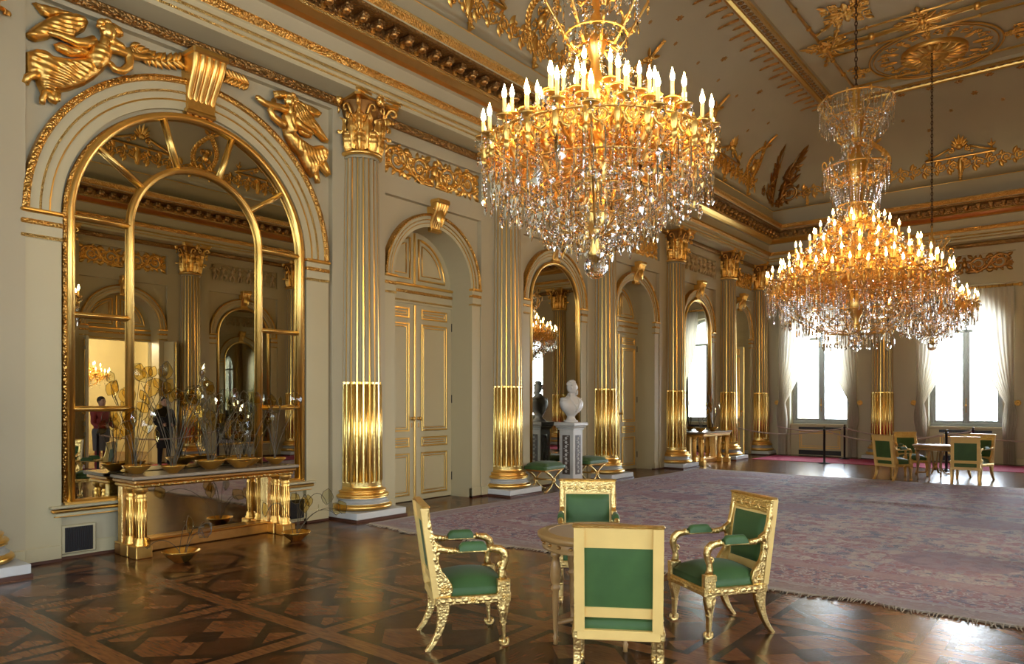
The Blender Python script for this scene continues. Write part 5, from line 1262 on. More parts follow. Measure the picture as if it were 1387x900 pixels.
def armchair():
    r=empty('armchair',(0,0,0),0,'x','armchair','green gilt armchairs'); G='paleg'
    # rear stiles with swan neck foot
    prof=[(.955,-.325,-.295),(.90,-.322,-.288),(.80,-.312,-.272),(.72,-.303,-.250),(.69,-.30,-.205),(.665,-.297,-.20),(.63,-.293,-.225),(.58,-.287,-.225),(.52,-.278,-.205),(.47,-.270,-.165),(.43,-.262,-.140),(.39,-.256,-.132),(.36,-.253,-.140),(.345,-.252,-.15)]
    for s in (-1,1):
        mb=MB(); a,b=sorted((s*.245,s*.205)); sweepxz(mb,prof,a,b,G)
        yo=s*.247; rosette(mb,0,0,.028,'paleg',.0,8)
        t=MB(); rosette(t,-.19,.40,.034,G,0,8); 
        for z,x in ((.60,-.255),(.66,-.25),(.74,-.28),(.82,-.294),(.53,-.24)): leaf(t,x,z-.02,pi/2-.1,.06,.03,G,0,.006,3)
        t.map(lambda x,y,z:(x,yo+s*(-y),z)); mb.v=mb.v[:14*8]; mb.f=[f for f in mb.f if max(f)<14*8]; mb.m=mb.m[:len(mb.f)]; mb.s=mb.s[:len(mb.f)]
        o=len(mb.v); mb.v+=t.v; mb.f+=[tuple(i+o for i in f) for f in t.f]; mb.m+=[mb.mi(t.mats[q]) for q in t.m]; mb.s+=t.s
        mb.build('stile',r,fix=True)
    # crest, lower rail of the back; plain pine on the rear face
    mb=MB()
    def tilt(x,z): return x-.075*(z-.42)/.53
    def rail(z0,z1,mat,y=.205,th=.03,dx=0.):
        vs=[]
        for z in (z0,z1):
            for x in (-.245-th/2+dx,-.245+th/2+dx):
                for yy in (-y,y): vs.append((tilt(x,z),yy,z))
        mb.add(vs,[(0,1,3,2),(4,6,7,5),(0,4,5,1),(2,3,7,6),(0,2,6,4),(1,5,7,3)],mat)
    rail(.83,.945,'wood'); mb.build('crest_backing',r,fix=True); mb=MB(); rail(.425,.485,'wood'); mb.build('lower_rail',r,fix=True)
    mb=MB(); mb.box(-.345,-.285,-.258,.258,.945,.962,G,.008); mb.box(-.305,-.29,-.245,.245,.83,.945,G,.004)
    t=MB()
    for k in range(-4,5):
        rosette(t,.052*k,.888,.024,G,.0,6) if k%2==0 else leaf(t,.052*k-.02,.888,0,.045,.03,G,0,.008,3)
    t.map(lambda x,y,z:(-.288-y,x,z)); o=len(mb.v); mb.v+=t.v; mb.f+=[tuple(i+o for i in f) for f in t.f]; mb.m+=[mb.mi(t.mats[q]) for q in t.m]; mb.s+=t.s
    mb.build('crest_rail',r)
    for s in (-1,1): 
        mb=MB(); vs=[]
        for z in (.345,.945):
            for x in (-.276,-.235):
                for yy in (s*.19,s*.248): vs.append((tilt(x,z),yy,z))
        mb.add(vs,[(0,1,3,2),(4,6,7,5),(0,4,5,1),(2,3,7,6),(0,2,6,4),(1,5,7,3)],'wood'); mb.build('rear_upright',r,fix=True)
    # upholstered back
    mb=MB()
    def fb(sgn):
        def fn(u,v):
            y=-.195+.39*u; z=.48+.355*v; e=max(0,1-abs(2*u-1)**5)*max(0,1-abs(2*v-1)**5)
            return (tilt(-.245,z)+sgn*(.006+(.032 if sgn>0 else .004)*e**.4),y,z)
        return fn
    mb.grid(fb(1),12,12,'green'); mb.grid(fb(-1),8,8,'green'); mb.build('back_upholstery',r)
    # seat rails, cushion
    mb=MB(); z0,z1=.295,.352
    mb.box(.215,.262,-.225,.225,z0,z1,G,.006); mb.box(-.26,-.225,-.235,.235,z0,z1,'wood',.004)
    for s in (-1,1): mb.box(-.25,.25,s*.225,s*.262,z0,z1,G,.006)
    t=MB()
    for k in range(-4,5): leaf(t,.05*k-.02,.323,0,.045,.03,G,0,.006,3) if k else rosette(t,0,.323,.026,G,0,8)
    for s in (-1,1):
        q=MB(); q.v=[(x,s*(.262-y),z) for x,y,z in t.v]; o=len(mb.v); mb.v+=q.v; mb.f+=[tuple(i+o for i in f) for f in t.f]; mb.m+=[mb.mi(t.mats[k]) for k in t.m]; mb.s+=t.s
    q=[(.262-y,x,z) for x,y,z in t.v]; o=len(mb.v); mb.v+=q; mb.f+=[tuple(i+o for i in f) for f in t.f]; mb.m+=[mb.mi(t.mats[k]) for k in t.m]; mb.s+=t.s
    mb.build('seat_rail',r)
    mb=MB(); cushion(mb,-.225,.245,-.222,.222,.345,.445,.045,'green'); mb.build('seat_cushion',r)
    # legs
    for s in (-1,1):
        y0,y1=sorted((s*.212,s*.257))
        mb=MB(); sweepxz(mb,[(.30,-.245,-.15),(.25,-.238,-.158),(.20,-.236,-.172),(.15,-.242,-.19),(.10,-.257,-.212),(.05,-.282,-.242),(.0,-.318,-.284)],y0,y1,G); mb.build('rear_leg',r,fix=True)
        mb=MB(); sweepxz(mb,[(.445,.17,.258),(.36,.17,.258),(.355,.166,.262),(.30,.166,.262),(.285,.176,.25),(.27,.168,.252),(.235,.178,.246),(.20,.188,.238),(.165,.195,.228),(.155,.19,.232),(.145,.196,.226),(.08,.205,.226),(.04,.208,.226),(.02,.206,.23)],y0-.004,y1+.004,G)
        c=[(.222+.026*math.cos(a),(y0+y1)/2,.026+.026*math.sin(a)) for a in [2.6+.5*i for i in range(10)]]; mb.tube(c,[.016]*6+[.012,.011,.010,.009],8,G,flat=1.2)
        mb.box(.168,.255,s*.257,s*.268,.40,.44,G,.004)
        t=MB(); rosette(t,.214,.327,.03,G,0,8); rosette(t,.214,.40,.026,G,0,6); leaf(t,.214,.28,-pi/2,.1,.04,G,0,.01); yo=s*.261
        t.map(lambda x,y,z:(x,yo-s*y,z)); o=len(mb.v); mb.v+=t.v; mb.f+=[tuple(i+o for i in f) for f in t.f]; mb.m+=[mb.mi(t.mats[k]) for k in t.m]; mb.s+=t.s
        mb.build('front_leg',r,fix=True)
        # arm: from stile forward, turned, then a scroll down to the post
        mb=MB(); ya=s*.232
        P=[(-.235,.672),(-.19,.662),(-.15,.654),(-.11,.650),(.04,.650),(.10,.652),(.15,.655),(.19,.648),(.218,.625),(.228,.59),(.222,.55),(.208,.51),(.205,.475),(.214,.44)]
        R=[.030,.020,.022,.015,.014,.016,.024,.029,.030,.028,.024,.022,.026,.030]
        mb.tube([(x,ya,z) for x,z in P],R,10,G,flat=.8)
        for x in (-.165,-.135,-.112): mb.ball((x,ya,.653),(.010,.024,.022),G,8,5)
        for x in (.125,): mb.ball((x,ya,.66),(.016,.026,.026),G,8,5)
        mb.tube([(.198+.018*math.cos(a),ya,.545+.018*math.sin(a)) for a in [.6*i for i in range(10)]],.010,6,G)
        mb.build('arm',r)
        mb=MB(); mb.box(-.10,.105,ya-.026,ya+.026,.642,.652,G,.003); 
        def fp(u,v):
            a=pi*v; x=-.09+.185*u; e=(1-abs(2*u-1)**6)**.5; return (x,ya-.030*math.cos(a),.652+.060*math.sin(a)**.7*(.55+.45*e))
        mb.grid(fp,10,8,'green')
        for u in (0,1): mb.add([fp(u,v/8) for v in range(9)],[tuple(range(9)) if u else tuple(reversed(range(9)))],'green')
        mb.build('arm_pad',r)
    return r
ch=armchair()
def A(d): return math.radians(d)
CH=[((3.79,3.45),-37,'gilt green armchair seen side on, left of the round table'),((3.81,2.235),31,'gilt green armchair with its plain wooden back towards the camera, nearest of all'),((5.22,3.35),214,'gilt green armchair behind the round table, facing the camera'),((5.12,2.17),146,'gilt green armchair right of the round table, turned towards it, at the rug edge'),
    ((16.98,3.30),-30,'far gilt green armchair left of the white lit table, seen from behind'),((18.35,3.20),215,'far gilt green armchair behind the distant table, facing the camera'),((17.08,2.02),7,'far gilt green armchair before the distant table, its back to the camera'),((18.15,1.98),158,'far gilt green armchair right of the distant table, by the central window')]
for i,(p,a,l) in enumerate(CH):
    c=ch if i==0 else dup(ch); c.location=(p[0],p[1],0); c.rotation_euler=(0,0,A(a)); c['label']=l; c['group']='armchairs around the near table' if i<4 else 'armchairs around the far table'
# ------------------------------------------------------------------ round tables
def gueridon(R,label,loc,rz):
    r=empty('round_table',loc,rz,label,'table','round tables')
    mb=MB(); mb.lathe([(.0,.742),(R*.80,.742)],48,'tabl'); mb.lathe([(R*.80,.742),(R*.803,.746),(R*.83,.746),(R*.835,.742),(R*.96,.742),(R,.735),(R,.715),(R*.97,.70),(R*.94,.695),(0,.695)],48,'tabw'); mb.build('tabletop',r)
    mb=MB(); mb.lathe([(R*.90,.70),(R*.90,.655),(R*.92,.65),(R*.92,.635),(R*.86,.63),(R*.84,.70)],48,'tabw'); 
    for k in range(24): a=2*pi*k/24; mb.ball((R*.905*math.cos(a),R*.905*math.sin(a),.675),(.018,.018,.012),'bronze',6,4)
    mb.build('apron',r)
    for k in range(4):
        a=pi/4+k*pi/2; x,y=R*.80*math.cos(a),R*.80*math.sin(a); mb=MB()
        mb.lathe([(.026,.63),(.036,.62),(.036,.60),(.022,.59),(.03,.56),(.036,.52),(.038,.47),(.03,.42),(.022,.40),(.032,.39),(.032,.375),(.02,.36),(.024,.30),(.018,.12),(.013,.06),(.02,.05),(.014,.02),(.016,.0),(.0,.0)],12,'tabw',cx=x,cy=y); mb.build('leg',r)
        mb=MB(); q=[(R*.42*math.cos(a),R*.42*math.sin(a),.63),(R*.30*math.cos(a),R*.30*math.sin(a),.45),(R*.22*math.cos(a),R*.22*math.sin(a),.28),(R*.45*math.cos(a),R*.45*math.sin(a),.15),(R*.78*math.cos(a),R*.78*math.sin(a),.14)]
        pts=[]
        for i in range(len(q)-1):
            for j in range(4): pts.append(tuple(q[i][m]+(q[i+1][m]-q[i][m])*j/4 for m in range(3)))
        pts.append(q[-1]); mb.tube(pts,.018,8,'tabw'); mb.build('brace',r)
    mb=MB(); mb.lathe([(.0,.20),(.03,.22),(.05,.28),(.02,.34),(.0,.36)],12,'bronze'); mb.build('finial',r); return r
tb=gueridon(.42,'round honey wood table with leather top amid the near green armchairs',(4.355,2.72,0),A(20))
tb2=dup(tb,(17.55,2.62,0),A(35),'distant round table glinting white amid the far green armchairs')
# ------------------------------------------------------------------ rug and runners
def rug():
    mb=MB(); rnd=random.Random(5); nx,ny=150,130
    def edge(y): return .05*math.sin(y*1.7)+.035*math.sin(y*4.3+1)+.02*math.sin(y*9.1)
    def fn(u,v):
        y=RY0+(RY1-RY0)*v; x0=RX0+edge(y); x1=RX1+.05*math.sin(y*2.1); x=x0+(x1-x0)*u
        y+=.04*math.sin(x*1.1)*(1 if v>.5 else 0)*(v-.5)*2
        z=.012+.003*math.sin(x*2.3+y)+.003*math.sin(y*3.1-x)
        d=min(u*(RX1-RX0),(1-u)*(RX1-RX0),v*(RY1-RY0),(1-v)*(RY1-RY0))
        # ripples at the far end and a lifted near hem
        z+=.022*math.exp(-((x-15.4-.3*math.sin(y*1.3))/.13)**2)*max(0,math.sin(y*1.2+.5))+.02*math.exp(-((x-14.2+.2*y*.2)/.10)**2)*max(0,math.sin(y*.9+2))
        z+=.03*math.exp(-((x-12.9)/.10)**2)*max(0,math.sin(y*1.1-1.0))
        z+=.012*math.exp(-((u*(RX1-RX0))/.12)**2)*max(0,math.sin(y*5.3))
        if d<.02: z=min(z,.014)
        return (x,y,z)
    mb.grid(fn,nx,ny,'rug')
    ed=[fn(i/nx,0) for i in range(nx)]+[fn(1,j/ny) for j in range(ny)]+[fn(1-i/nx,1) for i in range(nx)]+[fn(0,1-j/ny) for j in range(ny)]
    k=len(ed); mb.add(ed+[(x,y,.0005) for x,y,z in ed],[((i+1)%k,i,k+i,k+(i+1)%k) for i in range(k)],'rug',True)
    o=mb.build('persian_rug'); tag(o,'large faded rose and lilac patterned rug covering most of the floor','rug')
    mb=MB(); y=RY0
    while y<RY1:
        x=RX0+edge(y); L=rnd.uniform(.05,.10); q=rnd.uniform(-.03,.03)
        if rnd.random()<.85: mb.tube([(x+.01,y,.012),(x-L*.5,y+q*.5,.012+rnd.random()*.006),(x-L,y+q,.005)],[.006,.006,.003],4,'fringe')
        y+=.022
    f=mb.build('fringe',o); f['kind']='stuff'
rug()
def runner(x0,x1,y0,y1,label):
    mb=MB(); nx=max(2,int((x1-x0)/.3)); ny=max(2,int((y1-y0)/.3))
    mb.grid(lambda u,v:(x0+(x1-x0)*u,y0+(y1-y0)*v,.010+.002*math.sin(9*u+11*v)),nx,ny,'red')
    mb.quad((x0,y0,0),(x0,y1,0),(x0,y1,.01),(x0,y0,.01),'red'); mb.quad((x0,y0,0),(x0,y0,.01),(x1,y0,.01),(x1,y0,0),'red'); mb.quad((x1,y0,0),(x1,y0,.01),(x1,y1,.01),(x1,y1,0),'red'); mb.quad((x0,y1,0),(x1,y1,0),(x1,y1,.01),(x0,y1,.01),'red')
    o=mb.build('red_runner'); tag(o,label,'carpet','red visitor runners')
runner(20.6,22.45,YR+.7,YL-.75,'red carpet runner along the end wall below the windows'); runner(4.2,20.55,YR+.55,YR+1.9,'red carpet runner along the opposite wall, seen in the tall mirror')
# ------------------------------------------------------------------ stanchions and ropes
def post():
    r=empty('rope_post',(0,0,0),0,'x','barrier post'); mb=MB()
    mb.lathe([(.0,0),(.15,0),(.15,.012),(.05,.03),(.03,.05)],20,'black'); mb.build('foot',r)
    mb=MB(); mb.lathe([(.028,.04),(.028,.88),(.036,.885),(.036,.93),(.0,.935)],14,'black'); mb.build('pole',r)
    mb=MB(); mb.ball((0,0,.96),.03,'wire',10,6); mb.build('knob',r); return r
ps=post(); PP=[((20.35,5.62),'front black rope post before the corner window'),((22.2,5.58),'rear black rope post close to the corner window'),((20.0,2.75),'front black rope post behind the distant table'),((21.9,2.42),'rear black rope post under the central window'),((20.2,-.6),'black rope post right of the frame edge'),((7.0,-.85),'black rope post before the reflected open doorway, left one'),((9.9,-.85),'black rope post before the reflected open doorway, right one')]
for i,(p,l) in enumerate(PP):
    o=ps if i==0 else dup(ps); o.location=(p[0],p[1],0.011 if p[0]>20.6 and p[0]<22.45 else 0); o['label']=l; o['group']='black rope posts'
def rope(a,b,sag,label,z=.90):
    mb=MB(); n=24; mb.tube([(a[0]+(b[0]-a[0])*i/n,a[1]+(b[1]-a[1])*i/n,z-sag*4*(i/n)*(1-i/n)) for i in range(n+1)],.017,7,'rope'); o=mb.build('barrier_rope'); tag(o,label,'rope','barrier ropes')
P_=[p for p,l in PP]; P_.insert(4,(20.32,7.93))
rope(P_[4],P_[0],.14,'pinkish barrier rope from the corner column to the front post'); rope(P_[0],P_[2],.26,'pinkish barrier rope sagging behind the distant armchairs'); rope(P_[2],P_[5],.16,'pinkish barrier rope at the right edge, before the central window')
rope((22.75,7.7),P_[1],.12,'pinkish barrier rope near the wall left of the corner window'); rope(P_[1],P_[3],.22,'pinkish barrier rope near the wall between the end windows'); rope(P_[6],P_[7],.16,'barrier rope reflected in the tall mirror before the open doorway')
# ------------------------------------------------------------------ stools
def stool():
    r=empty('folding_stool',(0,0,0),0,'x','stool'); w,d,h=.29,.21,.50; G='paleg'
    mb=MB(); cushion(mb,-w-.04,w+.04,-d-.03,d+.03,h-.085,h+.03,.03,'green',10,.25); mb.build('seat_cushion',r)
    mb=MB(); mb.box(-w-.02,w+.02,-d-.01,d+.01,h-.115,h-.085,'bronze',.006); mb.build('seat_frame',r)
    for s in (-1,1):
        for q in (-1,1):
            mb=MB(); pts=[]
            for i in range(15):
                t=i/14; a=pi*t; x=q*(w-.02-.255*math.sin(a)**1.0) ; z=.005+(h-.115)*t
                pts.append((x,s*d*.92,z))
            mb.tube(pts,[.022-.006*math.sin(pi*i/14) for i in range(15)],8,G); mb.ball((pts[0][0],s*d*.92,.018),(.03,.022,.018),G,8,5); mb.build('leg',r)
        mb=MB(); t=MB(); rosette(t,0,.215,.055,G,0,8); t.map(lambda x,y,z:(x,s*(d*.92+.02-y),z)); mb=t; mb.build('boss',r)
    mb=MB(); mb.tube([(0,-d*.92,.215),(0,d*.92,.215)],.018,8,G); mb.build('stretcher',r); return r
s1=stool(); s1.location=(10.86,7.92,0); s1.rotation_euler=(0,0,A(2)); s1['label']='green cushioned X framed stool left of the bust pedestal'; s1['group']='X framed stools'
s2=dup(s1,(12.46,7.98,0),A(-3),'green cushioned X framed stool right of the bust pedestal')
# ------------------------------------------------------------------ pedestal and bust
def pedestal(loc,rz):
    r=empty('bust_pedestal',loc,rz,'pale marble pedestal with dark inlaid panels under the white bust','pedestal'); w=.165
    mb=MB(); mb.box(-w-.07,w+.07,-w-.07,w+.07,0,.07,'pedm',.01); mb.box(-w-.045,w+.045,-w-.045,w+.045,.07,.13,'pedm',.015); mb.build('foot',r)
    mb=MB(); mb.box(-w,w,-w,w,.13,1.12,'pedm',.01); mb.build('shaft',r)
    mb=MB(); mb.box(-w-.02,w+.02,-w-.02,w+.02,1.10,1.14,'pedm',.008); mb.box(-w-.05,w+.05,-w-.05,w+.05,1.14,1.18,'pedm',.015); mb.box(-w-.08,w+.08,-w-.08,w+.08,1.18,1.25,'pedm',.012); mb.build('cap',r)
    for k in range(4):
        t=MB(); t.box(-.09,.09,-w-.006,-w+.002,.24,1.0,'inlay',.002)
        for i in range(9): rosette(t,.0,.30+.08*i,.035,'pedm',w+.006,6); t.box(-.06 if i%2 else .02,-.02 if i%2 else .06,-w-.012,-w-.004,.335+.08*i,.347+.08*i,'pedm',.002)
        t.T=None; a=k*pi/2; t.map(lambda x,y,z:(x*math.cos(a)-y*math.sin(a),x*math.sin(a)+y*math.cos(a),z)); t.build('inlaid_panel',r)
pedestal((11.84,8.0,0),A(0))
def bust(loc,rz):
    o_=empty('marble_bust',loc,rz,'white marble bust of a bearded man in a coat on the pale pedestal','bust')
    # local +x = the way the bust faces
    mb=MB()
    mb.lathe([(.0,0),(.14,0),(.14,.03),(.10,.05),(.075,.09),(.085,.13),(.11,.15)],20,'marble'); mb.build('socle',o_)
    mb=MB()
    # torso lofted from ellipses: (z, half width y, half depth x, centre x)
    S=[(.13,.09,.08,.0),(.17,.13,.10,.01),(.22,.21,.125,.02),(.30,.275,.145,.02),(.38,.295,.14,.012),(.435,.275,.12,.0),(.475,.17,.10,-.005),(.50,.105,.085,.0),(.53,.075,.075,.008),(.57,.068,.07,.018)]
    n=24; vs=[];fs=[]
    for z,wy,wx,cx in S:
        for k in range(n):
            a=2*pi*k/n; c,s=math.cos(a),math.sin(a); vs.append((cx+wx*math.copysign(abs(c)**.85,c),wy*math.copysign(abs(s)**.85,s),z))
    for i in range(len(S)-1):
        for k in range(n): fs.append((i*n+k,i*n+(k+1)%n,(i+1)*n+(k+1)%n,(i+1)*n+k))
    fs.append(tuple(reversed(range(n)))); mb.add(vs,fs,'marble',True)
    # head: deformed sphere with brow, nose, beard
    nu,nv=24,18; hc=(.03,0,.685); HT=A(42)
    def turn(q): x,y,z=q; x-=.02; return (.02+x*math.cos(HT)-y*math.sin(HT),x*math.sin(HT)+y*math.cos(HT),z)
    def hd(u,v):
        a=2*pi*u; b=-pi/2+pi*v; c=math.cos(b); x,y,z=c*math.cos(a),c*math.sin(a),math.sin(b)
        f=max(0,x); X=.098*x; Y=.078*y; Z=.125*z
        if f>.2:
            X+=.022*math.exp(-((z+.12)/.16)**2-(y/.16)**2)*f      # nose
            X+=.008*math.exp(-((z-.18)/.08)**2)*f                # brow
            X-=.010*math.exp(-((z-.03)/.09)**2-((abs(y)-.38)/.16)**2)*f   # eye sockets
            X+=.020*math.exp(-((z+.75)/.25)**2)*f                # beard
        if z<-.55 and x>0: Z-=.035*f*(1-abs(y))
        if x<0: X*=1.10
        return turn((hc[0]+X,hc[1]+Y,hc[2]+Z))
    mb.grid(hd,nu,nv,'marble')
    for s in (-1,1): mb.ball(turn((.015,s*.078,.675)),(.022,.014,.035),'marble',8,6)
    mb.build('figure',o_)
    mb=MB()
    for k in range(34):
        rr=random.Random(k); a=2*pi*rr.random(); el=rr.uniform(.15,1.4); x,y,z=math.cos(el)*math.cos(a),math.cos(el)*math.sin(a),math.sin(el)
        if x>.55 and z<.75: continue
        mb.ball(turn((.03+.10*x-.005,.08*y,.685+.126*z)),(.030,.028,.024),'marble',7,5)
    mb.build('hair',o_)
    mb=MB()
    for k in range(16):
        rr=random.Random(50+k); mb.ball(turn((.105+rr.uniform(-.02,.02),rr.uniform(-.05,.05),.575+rr.uniform(-.05,.03))),(.026,.022,.034),'marble',7,5)
    mb.build('beard',o_)
    mb=MB()
    for s in (-1,1):
        mb.tube([(.02,s*.06,.545),(.085,s*.10,.47),(.15,s*.085,.38),(.165,s*.03,.29),(.13,s*.01,.20)],[.018,.022,.022,.018,.012],8,'marble',flat=.7); mb.ball((.0,s*.215,.455),(.085,.055,.03),'marble',12,6)
    for z in (.36,.31,.26): mb.ball((.168,.0,z),.010,'marble',6,4)
    mb.build('coat_lapels',o_)
bust((11.84,8.0,1.25),A(-98))
# ------------------------------------------------------------------ consoles
def console(loc,label,W):
    r=empty('console_table',loc,0,label,'console','gilded consoles'); h=W/2; D=.64
    mb=MB(); mb.box(-h-.03,h+.03,-D-.02,-.10,.83,.865,'top',.01); mb.build('top',r)
    mb=MB(); mb.box(-h,h,-D,-.10,.785,.83,'bronze',.012); mb.box(-h+.02,h-.02,-D+.02,-.10,.74,.785,'golds',.015)
    for k in range(int(W/.07)): mb.ball((-h+.05+.07*k,-D+.015,.765),(.025,.012,.014),'orns',6,4)
    mb.build('apron',r)
    for s in (-1,1):
        for y,nm in ((-D+.09,'front_leg'),(-D+.30,'middle_leg'),(-.19,'rear_leg')):
            mb=MB(); x=s*(h-.10)
            if nm=='rear_leg': mb.box(x-.06,x+.06,y-.05,y+.05,.13,.74,'paleg',.008); mb.box(x-.075,x+.075,y-.065,y+.065,.0,.13,'bronze',.01)
            else:
                mb.box(x-.085,x+.085,y-.085,y+.085,0,.13,'gold',.008); mb.lathe([(.07,.13),(.07,.15),(.058,.165),(.062,.185),(.05,.20),(.054,.40),(.050,.62),(.045,.63),(.058,.645),(.045,.66),(.05,.685),(.07,.70),(.07,.74)],20,'gold',cx=x,cy=y)
                for k in range(12):
                    a=2*pi*k/12; mb.tube([(x+.052*math.cos(a),y+.052*math.sin(a),.215),(x+.050*math.cos(a),y+.050*math.sin(a),.60)],.008,4,'golds')
            mb.build(nm,r)
    mb=MB(); mb.box(-h+.02,h-.02,-.30,-.10,0,.12,'bronze',.012); mb.box(-h+.02,h-.02,-.28,-.10,.12,.135,'golds',.005); mb.build('plinth',r)
    mb=MB(); mb.box(-h+.16,h-.16,-.165,-.155,.135,.74,'mirror2'); mb.build('mirror_back',r); return r
C1=console((4.43,YL-.0,0),'long gilded console with marble top and mirrored back under the tall mirror',1.96)
C2=dup(C1,(18.45,YL,0),0,'far gilded console under the far arched mirror'); C2.scale=(.92,1,1)
# ------------------------------------------------------------------ glass plants in gilded bowls
def plant(loc,label,R,hgt,n,seed,hang=False,grp='glass plants on the long console',simple=False):
    rnd=random.Random(seed); r=empty('glass_plant',loc,0,label,'glass sculpture',grp)
    mb=MB(); H=R*.62
    mb.lathe([(.0,0),(R*.35,0),(R*.40,.008),(R*.8,H*.62),(R,H),(R*.985,H+.006),(R*.93,H-.004),(R*.7,H*.62),(R*.3,.02),(.0,.018)],28,'amber'); mb.build('bowl',r)
    for k in range(n):
        a=2*pi*k/n+rnd.uniform(-.4,.4); lean=rnd.uniform(.08,.42)*hgt; h=hgt*rnd.uniform(.55,1.05); bx=rnd.uniform(-.2,.2)*R
        room=YL-.14-loc[1]
        if not hang and lean*math.sin(a)>room: lean=max(.03,room/math.sin(a))
        if hang and math.sin(a)>0: a=-a
        P=[(bx,0,.02),(bx+lean*.12*math.cos(a),lean*.12*math.sin(a),h*.35),(bx+lean*.55*math.cos(a),lean*.55*math.sin(a),h*.72),(bx+lean*math.cos(a),lean*math.sin(a),h)]
        if hang: P=[(bx,0,.02),(bx+lean*.5*math.cos(a),lean*.5*math.sin(a),h*.7),(bx+lean*1.6*math.cos(a),lean*1.6*math.sin(a),h*.9),(bx+lean*2.2*math.cos(a),lean*2.2*math.sin(a),h*.55)]
        pts=[]
        for i in range(13):
            t=i/12; b=[(1-t)**3,3*t*(1-t)**2,3*t*t*(1-t),t**3]; pts.append(tuple(sum(b[q]*P[q][m] for q in range(4)) for m in range(3)))
        mb=MB(); mb.tube(pts,.0035 if not simple else .006,5,'wire'); mb.build('stem',r)
        # one pointed glass leaf with a dark rim, facing mostly the room
        s=rnd.uniform(.075,.115)*(1.2 if simple else 1.); rot=rnd.uniform(-.9,.9); face=rnd.uniform(-.7,.7)
        out=[(0,-.9),(.55,-.45),(.72,.05),(.45,.55),(.05,1.),(-.5,.6),(-.68,.0),(-.45,-.5)]; c,s_=math.cos(rot),math.sin(rot); cf,sf=math.cos(face),math.sin(face)
        q=pts[-1]
        def pt(u,v,d=0.): x,z=u*c-v*s_,u*s_+v*c; return (q[0]+s*x*cf-d*sf,q[1]+s*x*sf+d*cf,q[2]+s*z+s*.8)
        loop=[pt(u,v) for u,v in out]
        mb=MB(); nb=len(out); f0=[pt(u,v,-.004) for u,v in out]+[pt(u,v,.004) for u,v in out]+[pt(0,0,-.012),pt(0,0,.012)]
        mb.add(f0,[(i,(i+1)%nb,2*nb) for i in range(nb)]+[((i+1)%nb+nb,i+nb,2*nb+1) for i in range(nb)],'leafg' if rnd.random()<.7 else 'clearg')
        mb.tube(loop,.0032 if not simple else .005,4,'wire',closed=True); mb.build('glass_leaf',r)
        if rnd.random()<.5:
            i=6; mb=MB(); mb.lathe([(.0,0),(.007,.01),(.007,.07),(.0,.08)],6,'clearg'); mb.build('glass_bead',r,pts[i])
    return r
yc=YL-.36; zt=.865
PL=[(3.62,yc+.06,.15,.62,8,'gilded bowl with glass leaves at the left end of the long console'),(3.92,yc-.14,.13,1.08,12,'tall glass plant in the second bowl on the long console'),(4.42,yc-.02,.17,.92,13,'bushiest glass plant in the wide bowl in the middle of the long console'),(4.74,yc-.12,.18,.42,6,'short glass plant in the largest bowl on the long console'),(4.98,yc+.08,.14,.80,11,'tall glass plant in the bowl right of the middle on the long console'),(5.28,yc-.02,.13,.75,6,'sparse glass plant in the bowl at the right end of the long console')]
for i,(x,y,R,h,n,l) in enumerate(PL): plant((x,y,zt),l,R,h,n,i+20)
plant((3.72,7.34,0),'gilded bowl with drooping glass leaves on the floor, left of the console front',.19,.62,4,41,True,'glass plants on the floor'); plant((5.14,7.40,0),'gilded bowl with tall curling glass stems on the floor, right of the console',.17,.80,7,43,True,'glass plants on the floor')
plant((17.95,YL-.36,.865),'clear glass plant at the left on the far console',.15,.72,7,51,False,'glass plants on the far console',True); plant((18.75,YL-.36,.865),'clear glass plant at the right on the far console',.14,.70,6,52,False,'glass plants on the far console',True)
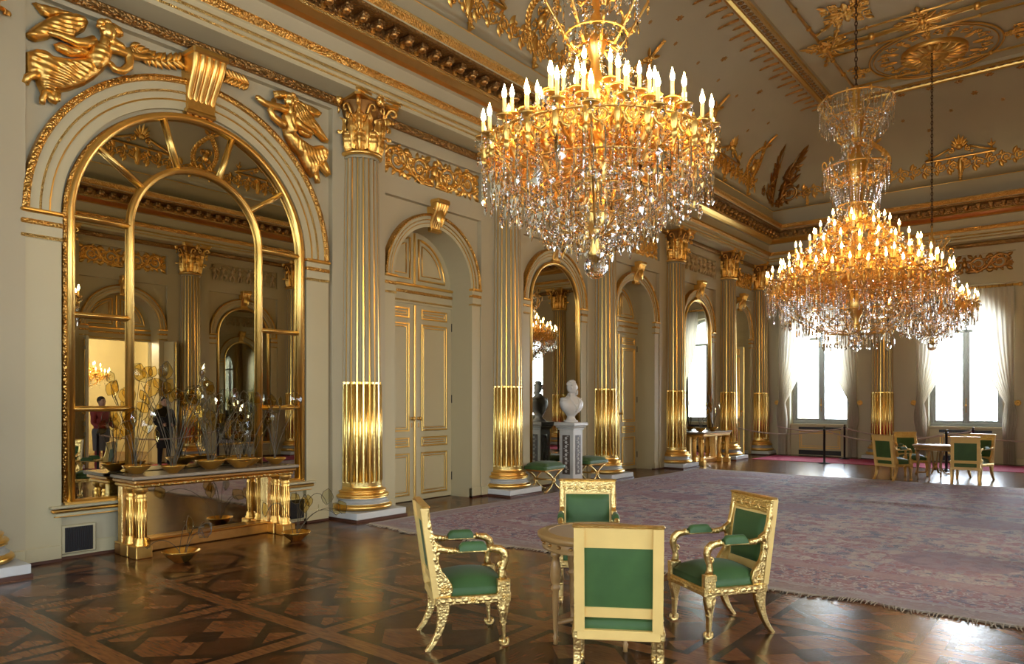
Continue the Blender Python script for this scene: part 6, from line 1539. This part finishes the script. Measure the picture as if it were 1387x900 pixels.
# ------------------------------------------------------------------ visitors seen in the tall mirror
def person(loc,rz,label,top,legs,bag):
    r=empty('person',loc,rz,label,'person')
    V=[(0,0,.96),(0,0,1.15),(0,0,1.36),(.01,0,1.48),(.03,0,1.56)]; E=[(0,1),(1,2),(2,3),(3,4)]; RD=[.15,.14,.15,.06,.06]
    def add(p,par,rad): V.append(p); RD.append(rad); E.append((par,len(V)-1)); return len(V)-1
    for s in (-1,1):
        a=add((0,s*.17,1.40),2,.07); a=add((.02,s*.23,1.14),a,.05); a=add((.20,s*.16,1.05),a,.036); add((.28,s*.10,1.08),a,.03)
        h=add((0,s*.09,.90),0,.10); h=add((.02,s*.10,.50),h,.065); h=add((-.01,s*.11,.09),h,.045); add((.14,s*.12,.05),h,.04)
    me=bpy.data.meshes.new('body'); me.from_pydata(V,E,[]); o=inst('body',me,r)
    sk=o.modifiers.new('skin','SKIN'); 
    for i,x in enumerate(RD): me.skin_vertices[0].data[i].radius=(x,x*1.1)
    me.skin_vertices[0].data[0].use_root=True
    sb=o.modifiers.new('sub','SUBSURF'); sb.levels=1; sb.render_levels=2
    me.materials.append(M[top])
    mb=MB(); mb.lathe([(.155,.50),(.17,.80),(.18,.95),(.165,1.02)],16,legs,sy=1.15); mb.build('skirt' if False else 'trousers',r)
    mb=MB(); mb.ball((.03,0,1.64),(.095,.075,.12),'skin',14,10); mb.ball((.125,0,1.63),(.018,.015,.025),'skin',6,5)
    for s in (-1,1): mb.ball((.03,s*.077,1.64),(.02,.012,.03),'skin',6,5); mb.ball((.11,s*.03,1.665),(.012,.014,.008),'hair',6,4)
    mb.build('head',r); mb=MB(); mb.ball((.0,0,1.685),(.105,.085,.10),'hair',14,8); mb.build('hair',r)
    for s in (-1,1):
        mb=MB(); mb.ball((.31,s*.09,1.085),(.045,.022,.035),'skin',8,6)
        for k in range(4): mb.tube([(.34,s*.09+(k-1.5)*.012,1.09-.008*k),(.375,s*.09+(k-1.5)*.012,1.085-.008*k),(.39,s*.085+(k-1.5)*.011,1.065-.008*k)],.008,5,'skin')
        mb.tube([(.31,s*.07,1.11),(.34,s*.055,1.12)],.009,5,'skin'); mb.build('hand',r)
    return r
person((7.35,-1.55,0.),A(75),'person in a dull red jacket standing by the open doorway, reflected in the tall mirror','jackr','jean',0)
person((8.75,-1.35,0.),A(100),'person in black clothes standing before the open doorway, reflected in the tall mirror','jackb','jackb',0)
SKY=10.5; EXPO=0.93
# ------------------------------------------------------------------ light
w=bpy.data.worlds.new('sky'); sc.world=w; w.use_nodes=True; nt=w.node_tree
bg=nt.nodes['Background']; bg.inputs[0].default_value=(.80,.90,1.,1); 
tc_=nt.nodes.new('ShaderNodeTexCoord'); sp_=nt.nodes.new('ShaderNodeSeparateXYZ'); nt.links.new(tc_.outputs['Generated'],sp_.inputs[0])
g_=math_(nt,'MAXIMUM',sp_.outputs[0],0.); nt.links.new(math_(nt,'MULTIPLY_ADD',math_(nt,'MULTIPLY',g_,g_),SKY*1.5,SKY*.95),bg.inputs[1])   # the sky is brighter on the sun's side, beyond the end windows
def area(name,loc,size,rot,power,col=(1,1,1),portal=False,sy=None):
    l=bpy.data.lights.new(name,'AREA'); l.energy=power; l.size=size; l.color=col
    if sy: l.shape='RECTANGLE'; l.size_y=sy
    if portal: l.cycles.is_portal=True
    o=bpy.data.objects.new(name,l); COL.objects.link(o); o.location=loc; o.rotation_euler=rot; return o
for side in 'FB':
    for c in WB:
        l,r=wallpos(side,YM+c); dx=.45 if side=='F' else -.45
        # area lights shine along their local -Z
        area('window_portal',(l[0]+dx,l[1],2.75),1.75,(pi/2,0,pi/2 if side=='F' else -pi/2),1,portal=True,sy=3.6)
for x in ADDED_RWIN: area('window_portal',(x,YR-.45,2.75),1.75,(pi/2,0,0),1,portal=True,sy=3.6)
def point(loc,power,col=(1,.72,.4),r=.12):
    l=bpy.data.lights.new('anteroom_fill','POINT'); l.energy=power; l.color=col; l.shadow_soft_size=r
    o=bpy.data.objects.new('anteroom_fill',l); COL.objects.link(o); o.location=loc; return o
point((8.3,YR-2.6,3.6),420,(1,.85,.62),.3)
# ------------------------------------------------------------------ view
sc.view_settings.view_transform='Standard'; sc.view_settings.look='None'; sc.view_settings.exposure=EXPO; sc.view_settings.gamma=1; sc.view_settings.use_curve_mapping=False
cy=sc.cycles
cy.max_bounces=10; cy.diffuse_bounces=4; cy.glossy_bounces=6; cy.transmission_bounces=8; cy.transparent_max_bounces=24
cy.caustics_reflective=False; cy.caustics_refractive=False; cy.sample_clamp_indirect=6.; cy.use_denoising=True
try: cy.denoiser='OPENIMAGEDENOISE'
except Exception: pass
